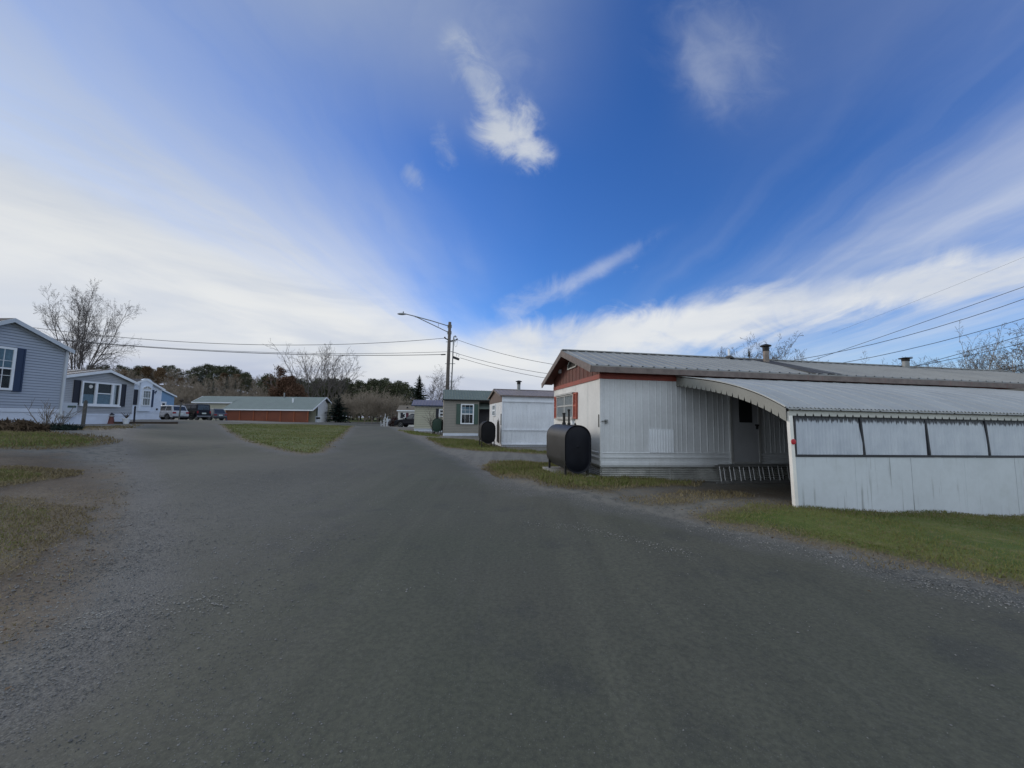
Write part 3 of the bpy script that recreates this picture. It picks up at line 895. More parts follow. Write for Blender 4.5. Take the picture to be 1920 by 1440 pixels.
def window(parent, Mw, a0, a1, z0, z1, mf, fw=.06, cols=(), rows=(), curtain=None, proud=.05, grid=None, name="window", wavy=True):
    """framed window lying on a wall: frame, glass, something behind the glass"""
    b = MB()
    b.mbox(Mw, a0, a0 + fw, z0, z1, 0, proud); b.mbox(Mw, a1 - fw, a1, z0, z1, 0, proud)
    b.mbox(Mw, a0 + fw, a1 - fw, z1 - fw, z1, 0, proud); b.mbox(Mw, a0 + fw, a1 - fw, z0, z0 + fw, 0, proud + .012)
    for c in cols: b.mbox(Mw, c[0] - c[1] / 2, c[0] + c[1] / 2, z0 + fw, z1 - fw, 0, proud - .004)
    for r in rows: b.mbox(Mw, a0 + fw, a1 - fw, r[0] - r[1] / 2, r[0] + r[1] / 2, 0, proud - .008)
    if grid:
        for c in grid[0]: b.mbox(Mw, c - .008, c + .008, z0 + fw, z1 - fw, .012, proud - .015)
        for r in grid[1]: b.mbox(Mw, a0 + fw, a1 - fw, r - .008, r + .008, .012, proud - .013)
    b.quad(Mw(a0 + fw * .5, z0 + fw * .5, .0135), Mw(a1 - fw * .5, z0 + fw * .5, .0135), Mw(a1 - fw * .5, z1 - fw * .5, .0135), Mw(a0 + fw * .5, z1 - fw * .5, .0135), 1)
    w = b.build(name, [mf, mt_dark_in], parent)
    if curtain:
        for (c0, c1, y0, y1, mt) in curtain:
            cb = MB()
            prof = wave_prof(c0, c1, max(.06, (c1 - c0) / 6), .005) if wavy else [(c0, 0), (c1, 0)]
            cb.sheet(prof, y0, y1, lambda a, z, o: Mw(a, z, .021 + o))
            cb.build("curtain", mt, w, smooth=True)
    p = MB(); p.quad(Mw(a0 + fw * .8, z0 + fw * .8, .030), Mw(a1 - fw * .8, z0 + fw * .8, .030), Mw(a1 - fw * .8, z1 - fw * .8, .030), Mw(a0 + fw * .8, z1 - fw * .8, .030))
    p.build("pane", mt_glass, w)
    return w

def shutter(parent, Mw, a0, a1, z0, z1, mt, louvre=False, proud=.035):
    proud += .02
    b = MB(); f = min(.05, (a1 - a0) * .2)
    b.mbox(Mw, a0, a0 + f, z0, z1, 0.0, proud); b.mbox(Mw, a1 - f, a1, z0, z1, 0.0, proud)
    for zz in (z0, (z0 + z1) / 2 - f / 2, z1 - f): b.mbox(Mw, a0 + f, a1 - f, zz, zz + f, 0.0, proud - .003)
    if louvre:
        n = int((z1 - z0) / .045)
        for i in range(n):
            z = z0 + f + (z1 - z0 - 2 * f) * i / n; dz = (z1 - z0) / n
            b.quad(Mw(a0 + f, z, proud - .006), Mw(a1 - f, z, proud - .006), Mw(a1 - f, z + dz, .008), Mw(a0 + f, z + dz, .008))
    else:
        b.mbox(Mw, a0 + f, a1 - f, z0 + f, z1 - f, 0.0, proud - .018)
    return b.build("shutter", mt, parent)

def slab(mb, p, q, r, s, t, mi=0):
    """plate with corners p q r s (counter-clockwise from above) and thickness t downwards"""
    dn = Vector((0, 0, -t))
    vs = [Vector(v) for v in (p, q, r, s)]; vs += [v + dn for v in vs]
    mb.add(vs, [(0, 1, 2, 3), (7, 6, 5, 4), (0, 4, 5, 1), (1, 5, 6, 2), (2, 6, 7, 3), (3, 7, 4, 0)], mi)

def metal_roof(mb, x0, x1, ya, za, yb, zb, step=.3, h=.02, w=.05, jit=0.0):
    """ribbed sheet from the eave line (ya, za) up to the ridge (yb, zb), ribs run up the slope"""
    n = Vector((0, -(zb - za), yb - ya)); n = n.normalized()
    if n.z < 0: n = -n
    def Mr(a, b, o):
        return (a, ya + (yb - ya) * b + n.y * o, za + (zb - za) * b + n.z * o)
    mb.sheet(rib_prof(x0, x1, step, w, h, jit), 0, 1, Mr)
    slab(mb, Mr(x0, 0, -.004), Mr(x1, 0, -.004), Mr(x1, 1, -.004), Mr(x0, 1, -.004), .025)

def flue(parent, x, y, z, h, r=.09, name="flue", mt=None, cap=True):
    b = MB()
    T = lambda a, c, d: (x + a, y + c, z + d)
    b.lathe([(r, -.3), (r, h)], 14, T, 0)
    if cap:
        b.lathe([(r * 1.05, h * .72), (r * 1.12, h * .73), (r * 1.12, h * .98), (r * 1.9, h * 1.0), (r * 1.9, h * 1.06), (r * .6, h * 1.14)], 14, T, 1)
    return b.build(name, [mt or mt_flue, mt_iron], parent, smooth=False)

# ------------------------------------------------------------------ near home with red trim
PH = math.radians(9.0); TL = .0085
c9, s9 = math.cos(PH), math.sin(PH)
O1 = P(1126, 900, 9.75)
def fr1(u, v):
    s, z = onplane(O1, (c9, s9), u, v); return s, z + TL * s
def en1(u, v):
    return onplane(O1, (-s9, c9), u, v)

H1 = thing("mobile_home", "white ribbed metal mobile home with red trim, brown gable and black tank at its end", "mobile home", O1, (c9, s9, -TL), "mobile homes in the park")
L1, W1 = 17.0, en1(1038, 760)[0]
zsk = fr1(1127, 874)[1]; zlow = fr1(1127, 849)[1]; ztop = fr1(1124, 710)[1]; zred = fr1(1124, 701)[1]
def build_home1():
    # end wall and long wall are separate skins of one shell
    b = MB()
    b.sheet(rib_prof(0.012, L1, .165, .045, .0065, .28, 4), zlow, ztop, front(0))
    b.sheet([(zsk - .02, .015), (zsk + .03, .035), (zsk + .10, .03), (zsk + .11, .012), (zsk + .19, .012), (zsk + .20, .026), (zsk + .24, .026), (zsk + .25, .010), (zlow - .015, .010), (zlow, .022), (zlow + .02, .004)],
            0.0, L1, lambda a, bb, o: (bb, -o, a))
    b.mbox(front(0), -.005, .045, zsk, ztop, 0.001, .02)
    b.build("wall", mt_white_alu, H1)
    b = MB()
    b.quad((0, 0, zsk), (0, W1, zsk), (0, W1, ztop), (0, 0, ztop))
    b.sheet([(zsk - .02, .015), (zsk + .03, .03), (zsk + .12, .01), (zsk + .2, .022), (zsk + .25, .006), (zlow, .018), (zlow + .02, .002)], 0, W1, lambda a, bb, o: (-o, bb, a))
    for a in (.9, 2.0, 3.3): b.mbox(endl(0), a, a + .012, zlow + .02, ztop, 0, .006)
    b.mbox(endl(0), -.012, .05, zsk, ztop, 0.001, .018)
    b.quad((0, W1, zsk), (L1, W1, zsk), (L1, W1, ztop + .2), (0, W1, ztop + .2)); b.quad((L1, 0, zsk), (L1, W1, zsk), (L1, W1, ztop + .2), (L1, 0, ztop + .2))
    b.build("end_wall", mt_end_wall, H1)
    # corrugated skirting
    b = MB()
    pr = wave_prof(-.35, zsk - .01, .048, .011)
    b.sheet(pr, 0.0, L1, lambda a, bb, o: (bb, .03 - o, a)); b.sheet(pr, 0.0, W1, lambda a, bb, o: (.03 - o, bb, a))
    b.mbox(front(0), 1.88, 1.91, -.3, zsk, -.03, -.012)
    b.build("skirting", mt_skirt_corr, H1)
    # red band and brown gable
    b = MB()
    b.mbox(front(0), -.02, L1, ztop, zred, -.02, .025); b.mbox(endl(0), .0, W1, ztop, zred, -.02, .028)
    b.mbox(front(0), -.0, L1, zred, zred + .16, -.04, .004)
    b.build("trim_band", mt_red_trim, H1)
    ym = W1 * .5
    sr, zr = en1(1066, 660)
    global RID, EAV
    ovh = .36; gov = .38
    zr = P(1063, 656, 11.75).z - O1[2]
    RID = zr
    ze = fr1(1120, 683)[1] * 1.0 - .0
    ze = zred + .17
    EAV = ze
    slope = (RID - ze) / (ym + ovh)
    b = MB(); n = 26
    for i in range(n):
        y0, y1 = W1 * i / n, W1 * (i + 1) / n
        f = lambda y: zred + max(0.0, ze - .03 + slope * (min(y, W1 - y) + ovh) - zred)
        o = .012 if i % 2 else .004
        for (ya, yb) in ((y0, y1 - .012),):
            b.add([endl(0)(ya, zred, 0), endl(0)(yb, zred, 0), endl(0)(yb, f(yb), 0), endl(0)(ya, f(ya), 0),
                   endl(0)(ya, zred, o + .012), endl(0)(yb, zred, o + .012), endl(0)(yb, f(yb), o + .012), endl(0)(ya, f(ya), o + .012)],
                  [(0, 3, 2, 1), (4, 5, 6, 7), (0, 1, 5, 4), (1, 2, 6, 5), (2, 3, 7, 6), (3, 0, 4, 7)])
    b.build("gable", mt_brown_gable, H1)
    # triangular gable vent with pale frame
    v = MB(); vz = RID - .42 * 1.0
    tri = [(ym - .42, vz - .12), (ym + .42, vz - .12), (ym + .42, vz - .02), (ym, vz + .22), (ym - .42, vz - .02)]
    for i in range(len(tri)):
        p, q = tri[i], tri[(i + 1) % len(tri)]
        v.bar(endl(0)(p[0], p[1], .04), endl(0)(q[0], q[1], .04), .05, .035)
    v.poly([endl(0)(p[0], p[1], .032) for p in tri], 1)
    for k in range(4):
        zz = vz - .09 + k * .07
        v.mbox(endl(0), ym - .36 + k * .05, ym + .36 - k * .05, zz, zz + .02, .033, .045, 1)
    v.build("gable_vent", [mt_valance, mt_iron], H1)
    bx = MB(); bx.mbox(endl(0), W1 - 1.0, W1 - .86, zred + .42, zred + .62, .02, .09); bx.build("vent_box", mt_white_trim, H1)
    # roof
    b = MB()
    metal_roof(b, -gov, L1 + .3, -ovh, ze, ym, RID, .30, .022, .06)
    metal_roof(b, -gov, L1 + .3, W1 + ovh, ze, ym, RID, .30, .022, .06)
    rf = b.build("roof", mt_roof_grey, H1)
    cap = MB(); cap.bar((-gov, ym, RID + .012), (L1 + .3, ym, RID + .012), .22, .03); cap.build("ridge_cap", mt_roof_grey, rf)
    # dark tarred lap running down the slope from the flue
    sp = MB(); nz = Vector((0, -(RID - ze), ym + ovh)).normalized()
    def onroof(x, t, o): return (x, -ovh + (ym + ovh) * t + nz.y * o, ze + (RID - ze) * t + nz.z * o)
    xf = 6.3
    for (xa, xb, xc, xd) in ((xf - .35, xf + .02, xf + .02, xf - .02), (xf + .12, xf + .40, xf + .25, xf + .10), (xf + .5, xf + .62, xf + .40, xf + .33)):
        sp.quad(onroof(xa, .02, .026), onroof(xb, .02, .026), onroof(xc + .1, .93, .026), onroof(xd - .1, .93, .026))
    sp.quad(onroof(xf - .7, .90, .027), onroof(xf + .6, .90, .027), onroof(xf + .4, .99, .027), onroof(xf - 1.0, .99, .027))
    sp.build("roof_patch", mt_roof_seam, rf)
    # boards along eave and rake
    b = MB()
    b.box(-gov, L1 + .3, -ovh - .022, -ovh + .012, ze - .17, ze - .03)
    b.box(-gov + .03, L1 + .3, -ovh + .02, -.03, ze - .10, ze - .085, 1)
    for (ya, yb) in ((-ovh, ym), (W1 + ovh, ym)):
        p = Vector((-gov - .004, ya, ze - .10)); q = Vector((-gov - .004, yb, RID - .10))
        b.bar(p, q, .03, .17)
        p2 = Vector((-gov + .02, ya, ze - .055)); q2 = Vector((-gov + .02, yb, RID - .055))
        b.quad(p2, q2, q2 + Vector((gov, 0, 0)), p2 + Vector((gov, 0, 0)), 1)
    b.build("fascia", [mt_fascia, mt_brown_gable], H1)
    # flues and vents on the ridge
    flue(H1, xf + .05, ym - .55, RID - .2, .55, .085)
    flue(H1, xf - .95, ym - .12, RID - .05, .34, .035, "vent_pipe", mt_white_trim, False)
    vb = MB(); vb.lathe([(.16, 0), (.13, .05), (.05, .09)], 12, lambda a, c, d: (xf - .95 + a, ym - .12 + c, RID - .02 + d)); vb.build("pipe_flashing", mt_roof_seam, H1)
    flue(H1, 12.2, ym - .3, RID - .1, .34, .10, "roof_vent", mt_galv)
    # end window with red louvred shutters
    a0, z0 = en1(1076, 782); a1, z1 = en1(1045, 746)
    z1 = en1(1060, 741)[1]; z0 = en1(1060, 784)[1]
    mid = (a0 + a1) / 2
    window(H1, endl(0), a0, a1, z0, z1, mt_frame_alu, .045, [(mid, .07)], [((z0 + z1) / 2 + .02, .045)],
           [(a0 + .05, mid - .04, z0 + .05, z1 - .05, mt_curtain), (mid + .04, a1 - .05, z0 + .05, z1 - .05, mt_curtain)])
    shutter(H1, endl(0), a0 - .33, a0 - .02, z0 - .02, z1 + .02, mt_red_shutter, True)
    shutter(H1, endl(0), a1 + .02, a1 + .30, z0 - .02, z1 + .02, mt_red_shutter, True)
    sb = MB(); sb.mbox(endl(0), a0 - .02, a1 + .02, z1, z1 + .05, 0, .09); sb.mbox(endl(0), a0 - .03, a1 + .03, z0 - .05, z0, 0, .09); sb.build("window_sill", mt_frame_alu, H1)
    mtb = MB(); ma, mz = en1(1074, 790); mtb.mbox(endl(0), ma - .08, ma + .08, mz - .10, mz + .08, 0, .06); mtb.build("outlet_box", mt_white_trim, H1)
    # access panel, hose outlet, corner strip
    pa, pz0 = fr1(1218, 849); pb, pz1 = fr1(1260, 806)
    b = MB(); b.sheet(rib_prof(pa, pb, .075, .03, .010), zlow + .012, pz1, lambda a, z, o: (a, -.022 - o, z)); b.mbox(front(0), pa, pb, pz1, pz1 + .015, 0, .03)
    b.mbox(front(0), pa - .012, pa, zlow + .01, pz1, 0, .03); b.mbox(front(0), pb, pb + .012, zlow + .01, pz1, 0, .03)
    b.build("access_panel", mt_white_trim, H1)
    ha, hz = fr1(1135, 790)
    b = MB(); b.mbox(front(0), ha - .03, ha + .04, hz - .05, hz + .045, 0.005, .045); b.tube([front(0)(ha - .12, hz, .03), front(0)(ha - .06, hz + .02, .07), front(0)(ha, hz, .05)], .016, 6)
    b.build("hose_outlet", mt_galv, H1)
    b = MB(); ca, cz0 = fr1(1123, 801); _, cz1 = fr1(1123, 777); b.mbox(endl(0), .03, .075, cz0, cz1, .018, .03); b.build("corner_strip", mt_iron, H1)
    # door in the shade of the carport
    da, dz = fr1(1370, 866); db, _ = fr1(1424, 866); dzt = dz + (db - da) * 2.45
    b = MB(); b.mbox(front(0), da + .04, db - .04, dz, dzt, 0, .045); d = b.build("door", mt_door, H1)
    fb = MB(); fb.mbox(front(0), da - .02, da + .04, dz - .03, dzt + .05, 0.0, .06); fb.mbox(front(0), db - .04, db + .02, dz - .03, dzt + .05, 0, .06); fb.mbox(front(0), da + .04, db - .04, dzt, dzt + .05, 0, .06); fb.mbox(front(0), da + .04, db - .04, dz - .03, dz, 0, .07)
    fb.build("door_frame", mt_frame_alu, d)
    wa, wz0 = fr1(1383, 792); wb, _ = fr1(1407, 792); wz1 = dzt - .15
    pb_ = MB(); pb_.mbox(front(0), wa, wb, wz0, wz1, .045, .052); pb_.build("door_pane", mt_dark_in, d)
    hb = MB(); hx, hz = fr1(1414, 797); hb.mbox(front(0), hx - .03, hx + .05, hz - .02, hz + .02, .045, .10); hb.mbox(front(0), hx, hx + .04, hz - .11, hz - .02, .045, .075); hb.build("handle", mt_iron, d)
    # a small window further along, under the awning
    window(H1, front(0), 8.0, 9.2, zlow + .75, zlow + 1.6, mt_frame_alu, .05, [(8.6, .05)], [])
build_home1()

# ------------------------------------------------------------------ carport: awning on the front of that home
def build_carport():
    s0 = fr1(1273, 720)[0]
    # corner post: on the line square to the wall through s0
    dy = 3.15
    best = None
    for k in range(200):
        d = 1.8 + k * .01
        p = O1 + Vector((c9, s9, 0)) * s0 + Vector((s9, -c9, 0)) * d
        uu = 960 + FPX * (p - CP).dot(Rt) / (p - CP).dot(Fw)
        if best is None or abs(uu - 1492) < best[0]: best = (abs(uu - 1492), d)
    D = best[1]
    Of = O1 + Vector((c9, s9, 0)) * s0 + Vector((s9, -c9, 0)) * D
    C = thing("carport", "grey arched awning carport walled with milky corrugated panels over white boards", "carport", O1, (c9, s9, -TL))
    def cf(u, v):
        s, z = onplane(Vector((Of.x, Of.y, O1[2])), (c9, s9), u, v); s += s0
        return s, z + TL * s
    x0, x1 = s0, s0 + 9.5
    zpost = cf(1493, 951)[1]; zeave = cf(1491, 764)[1]; zval = cf(1500, 781)[1]
    zw = fr1(1275, 706)[1]; zwin = zw
    yf = -D
    # curved sheet from the wall down to the eave; pick the curve that suits the end profile in the picture
    def seen(t, l, p):
        q = O1 + Vector((c9, s9, -TL)) * (x0 - .10) + Vector((s9, -c9, 0)) * (D * t) + Vector((0, 0, zwin + (zeave - zwin) * (l * t + (1 - l) * t ** p)))
        f = (q - CP).dot(Fw); return 960 + FPX * (q - CP).dot(Rt) / f, 720 - FPX * (q - CP).dot(Up) / f
    best = None
    for l in [i * .05 for i in range(15)]:
        for p in [1.2 + .1 * i for i in range(24)]:
            pts_ = [seen(i / 60, l, p) for i in range(61)]; er = 0
            for uu, vv in ((1330, 712.5), (1373, 722.7), (1405, 733), (1438, 744), (1465, 753.5)):
                j = min(range(61), key=lambda i: abs(pts_[i][0] - uu)); er += (pts_[j][1] - vv) ** 2
            if best is None or er < best[0]: best = (er, l, p)
    _, lin, pw = best
    def prof(t):      # t 0 at the wall, 1 at the eave
        return (-D * t, zwin + (zeave - zwin) * (lin * t + (1 - lin) * t ** pw))
    b = MB(); n = 22
    def Mr(a, t, o):
        y, z = prof(t); return (a, y, z + o)
    b.sheet(rib_prof(x0 - .10, x1, .42, .05, .012), 0, 1.02, Mr, nseg=n)
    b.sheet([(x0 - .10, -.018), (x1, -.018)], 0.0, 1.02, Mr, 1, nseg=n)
    roof = b.build("awning_roof", [mt_awning, mt_shade_dark], C, smooth=False)
    e = MB(); e.sheet(wave_prof(x0 - .1, x1, .085, .010), 0, .03, lambda a, t, o: (a, yf - .02 - t, zeave - .006 + o + .004)); e.build("sheet_edge", mt_awning, roof)
    # scalloped valance along the end and along the front
    def scallops(mb, path, drop, pitch, th, outn):
        L = sum((Vector(path[i + 1]) - Vector(path[i])).length for i in range(len(path) - 1))
        k = max(1, int(round(L / pitch))); m_ = k * 8
        def at(s):
            for i in range(len(path) - 1):
                d = (Vector(path[i + 1]) - Vector(path[i])).length
                if s <= d or i == len(path) - 2: return Vector(path[i]).lerp(Vector(path[i + 1]), min(1, s / d))
                s -= d
        vs = []
        for i in range(m_ + 1):
            t = i / m_; p = at(t * L); ph = (t * k) % 1.0
            q = abs(ph - .5) * 2
            cut = .40 * drop * max(0.0, (q - .80) / .20) if 0 < i < m_ else 0.0
            dr = drop - cut
            vs += [p, p + Vector((0, 0, -dr)), p + Vector(outn) * th, p + Vector((0, 0, -dr)) + Vector(outn) * th]
        fs = []
        for i in range(m_):
            a = i * 4; c = a + 4
            fs += [(a + 2, a + 3, c + 3, c + 2), (a, c, c + 1, a + 1), (a + 1, c + 1, c + 3, a + 3), (a, a + 2, c + 2, c)]
        mb.add(vs, fs)
    v = MB(); scallops(v, [Vector(Mr(x0 - .10, t / 30, -.02)) for t in range(31)], .23, .17, .006, (-1, 0, 0)); v.build("end_valance", mt_awning_end, C)
    v = MB(); scallops(v, [Vector((x0 - .08, yf - .03, zeave - .01)), Vector((x1, yf - .03, zeave - .01))], .135, .165, .006, (0, -1, 0)); v.build("front_valance", mt_valance, C)
    v = MB()
    for i in range(30): v.bar(Mr(x0 - .1, i / 30, .010), Mr(x0 - .1, (i + 1) / 30, .010), .035, .018)
    v.build("end_trim", mt_valance, C)
    # walls: rails, dividers, milky panels, white boards
    zr1 = cf(1540, 854.5)[1]; zt = zeave - .115
    rail = MB()
    rail.box(x0 + .04, x1, yf - .012, yf + .03, zt - .05, zt + .02); rail.box(x0 + .04, x1, yf - .014, yf + .03, zr1 - .016, zr1 + .016)
    rail.build("rail", mt_black_rail, C)
    us = [(1486, 815), (1616, 815), (1738, 815), (1850, 815)]
    xs = [x0 + .06] + [cf(*q)[0] for q in us[1:]]
    st = (xs[3] - xs[1]) / 2
    while xs[-1] < x1 - .3: xs.append(xs[-1] + st)
    for i, xx in enumerate(xs):
        d = MB(); lean = .0 if i == 0 else .025
        d.add([(xx - .016 - lean, yf - .01, zt - .05), (xx + .016 - lean, yf - .01, zt - .05), (xx + .016 + lean, yf - .01, zr1), (xx - .016 + lean, yf - .01, zr1),
               (xx - .022 - lean, yf + .028, zt - .05), (xx + .022 - lean, yf + .028, zt - .05), (xx + .022 + lean, yf + .028, zr1), (xx - .022 + lean, yf + .028, zr1)],
              [(0, 1, 2, 3), (7, 6, 5, 4), (0, 4, 5, 1), (1, 5, 6, 2), (2, 6, 7, 3), (3, 7, 4, 0)])
        d.build("divider", mt_black_rail, C)
    for i in range(len(xs) - 1):
        p = MB(); a, c = xs[i] + .01, xs[i + 1] - .01
        amp = .013 if i == 0 else .008
        p.sheet(wave_prof(0, c - a, .072, amp), -(zt - .05 - zr1 - .02), 0, lambda q, z, o: (q, -o, z))
        o = p.build("corrugated_panel", mt_fiber, C, smooth=True)
        o.location = (a, yf + .012, zt - .05)
    w = MB()
    xa = x0 + .05; k = 0
    zb = min(zpost, cf(1920, 967)[1]) - .25
    while xa < x1:
        xb = min(xa + 1.22, x1)
        w.box(xa, xb - .006, yf + .002 * (k % 2), yf + .022, zb, zr1 - .025); xa = xb; k += 1
    w.build("board_wall", mt_panel_wall, C)
    ln = MB(); ln.box(x0 + .06, x1 - .04, yf + .034, yf + .044, zb, zr1 - .03); ln.build("added_shade_lining", mt_shade_dark, C)  # dark sheet added behind the boards to darken the carport inside
    # posts
    p = MB()
    px_ = cf(1487, 860)[0]; t0 = cf(1482.5, 776)[0]; b0 = cf(1494.5, 951)[0]
    tl = .03
    p.add([(x0 - .045 - tl, yf - .035, zeave - .07), (x0 + .02 - tl, yf - .035, zeave - .07), (x0 + .02 - tl, yf + .03, zeave - .07), (x0 - .045 - tl, yf + .03, zeave - .07),
           (x0 - .025, yf - .035, zpost - .25), (x0 + .04, yf - .035, zpost - .25), (x0 + .04, yf + .03, zpost - .25), (x0 - .025, yf + .03, zpost - .25)],
          [(0, 3, 2, 1)[::-1], (4, 7, 6, 5), (0, 4, 5, 1), (1, 5, 6, 2), (2, 6, 7, 3), (3, 7, 4, 0)])
    po = p.build("post", mt_post_white, C)
    r = MB(); rz = cf(1486, 828)[1]
    T = lambda a, c, d: (x0 - .02 + a, yf - .036 - d, rz + c)
    r.lathe([(.047, 0), (.047, .012), (.03, .016)], 20, T); r.build("reflector", mt_reflector, C)
    for xx in (x0 + 3.2, x0 + 6.4):
        q = MB(); q.box(xx - .03, xx + .03, yf + .035, yf + .095, zb, zeave - .05); q.build("post", mt_post_white, C)
    # far end closed
    q = MB(); q.box(x1 - .03, x1, yf, -.05, zb, zwin - .1); q.build("end_wall", mt_shade_dark, C)
    return s0, D
CS0, CD = build_carport()

# ladder on its edge against the skirting
def build_ladder():
    a, z = fr1(1333, 912)
    pt = O1 + Vector((c9, s9, 0)) * a + Vector((s9, -c9, 0)) * .22
    Ld = thing("ladder", "aluminium extension ladder lying on edge against the skirting under the carport", "ladder", (pt.x, pt.y, h1(pt.x, pt.y) + .02), (c9, s9, 0))
    Ln = 3.4; ht = .40
    for k, (off, zz, n, st) in enumerate(((0, 0, 12, 0), (.06, .015, 11, .16))):
        r = MB()
        for s in (0, 1):
            y = .14 * s * .5 + off; r.box(st, Ln + st, y - .012, y + .012, zz + s * ht - .03, zz + s * ht + .03)
        r.build("rail", mt_alum, Ld)
        for i in range(n):
            x = st + .15 + i * .285
            g = MB(); g.tube([(x, off, zz), (x, off + .07, zz + ht)], .016, 7); g.build("rung", mt_alum, Ld)
build_ladder()

# ------------------------------------------------------------------ oil tanks
def oil_tank(label, O, e, W, Hh, Ln, leg, mbody, mend, detail=True, group="heating oil tanks"):
    """e: horizontal axis across the near face; the tank runs back along +y"""
    T = thing("oil_tank", label, "oil tank", O, e, group)
    r = W / 2; n = 14
    pts = [(r * math.cos(math.pi * k / n), Hh - r + r * math.sin(math.pi * k / n)) for k in range(n + 1)]
    pts += [(r * math.cos(math.pi + math.pi * k / n), r + r * math.sin(math.pi + math.pi * k / n)) for k in range(n + 1)]
    N = len(pts)
    b = MB()
    rings = [(.0, 1.0), (.0, 1.0), (Ln, 1.0)]
    vs = []; 
    for y in (0.0, Ln * .5, Ln):
        for (x, z) in pts: vs.append((x, y, leg + z))
    fs = [(j * N + i, j * N + (i + 1) % N, (j + 1) * N + (i + 1) % N, (j + 1) * N + i) for j in range(2) for i in range(N)]
    b.add(vs, fs)
    # rolled seam rims
    for y in (-.012, Ln - .012):
        vs = []
        for k in (0, .024):
            for (x, z) in pts:
                cx, cz = x, z - Hh / 2
                vs.append((cx * 1.012, y + k, leg + Hh / 2 + cz * 1.008))
        b.add(vs, [(i, (i + 1) % N, N + (i + 1) % N, N + i) for i in range(N)])
    b.build("shell", mbody, T, smooth=True)
    for nm, y, sg in (("end_cap", 0, 1), ("end_cap", Ln, -1)):
        c = MB(); vs = []
        prof = [(1.0, -.012), (.97, -.010), (.95, .018), (.90, .022), (.80, .010), (.4, -.012), (.0, -.015)]
        for sc_, off in prof:
            for (x, z) in pts:
                zz = (z - Hh / 2)
                # shrink towards the long centre line
                core = max(-(Hh / 2 - r), min(Hh / 2 - r, zz))
                vs.append((x * sc_, y + sg * off, leg + Hh / 2 + core * (1 if sc_ > .3 else sc_ / .3) + (zz - core) * sc_))
        fs = [(j * N + i, j * N + (i + 1) % N, (j + 1) * N + (i + 1) % N, (j + 1) * N + i) for j in range(len(prof) - 1) for i in range(N)]
        c.add(vs, fs); ec = c.build(nm, mend, T, smooth=True)
        if detail and y == 0:
            d = MB(); d.lathe([(.03, 0), (.03, .02), (.015, .03)], 10, lambda a, q, w: (a, .006 - w, leg + Hh * .55 + q)); d.box(-.17, .17, -.004, .014, leg + Hh * .44, leg + Hh * .452)
            d.build("plug", mend, ec)
    for sx in (-1, 1):
        for y in (.12, Ln - .12):
            l = MB(); x = sx * r * .86
            l.bar((x, y, leg + r * .75), (x, y, -.12), .05, .05, up=(0, 1, 0)); l.build("leg", mt_iron, T)
    if detail:
        for (x, y, h, rr) in ((-.06, Ln * .30, .34, .026), (-.02, Ln * .62, .26, .035)):
            p = MB(); p.lathe([(rr * 1.6, -.02), (rr * 1.6, .05), (rr, .05), (rr, h), (rr * 1.4, h), (rr * 1.4, h + .05)], 10, lambda a, q, w: (x + a, y + q, leg + Hh + w)); p.build("filler_pipe", mt_iron, T)
        g = MB(); g.lathe([(.03, -.02), (.03, .03), (.018, .03), (.018, .06)], 10, lambda a, q, w: (.06 + a, Ln * .22 + q, leg + Hh - .01 + w)); g.build("gauge", mt_iron, T)
    else:
        p = MB(); p.lathe([(.05, -.02), (.05, .06), (.03, .06), (.03, .2)], 8, lambda a, q, w: (a, Ln * .3 + q, leg + Hh + w)); p.build("filler_pipe", mt_iron, T)
    return T

Yt = 9.35
pt = P(1084, 890, Yt)
gzt = h1(pt.x, pt.y)
wt = (P(1110, 850, Yt + .05).x - P(1062, 850, Yt).x); ht = (P(1086, 797, Yt).z - P(1086, 888, Yt).z)
oil_tank("large black oil tank on a slab at the end of the red trimmed home", (pt.x, pt.y, gzt - .02), (c9, s9, 0), wt / c9 + .02, ht, 1.75, P(1086, 888, Yt).z - gzt + .02, mt_tank, mt_tank_dark)
sb = MB(); sb.box(-.42, .42, -.1, 1.9, -.2, .035)
so_ = sb.build("concrete_slab", mt_concrete, None, bevel=.01)
so_.location = (pt.x, pt.y, gzt - .005); so_.rotation_euler = (0, 0, PH)
tag(so_, "low concrete slab in the grass under the largest black tank", "slab")

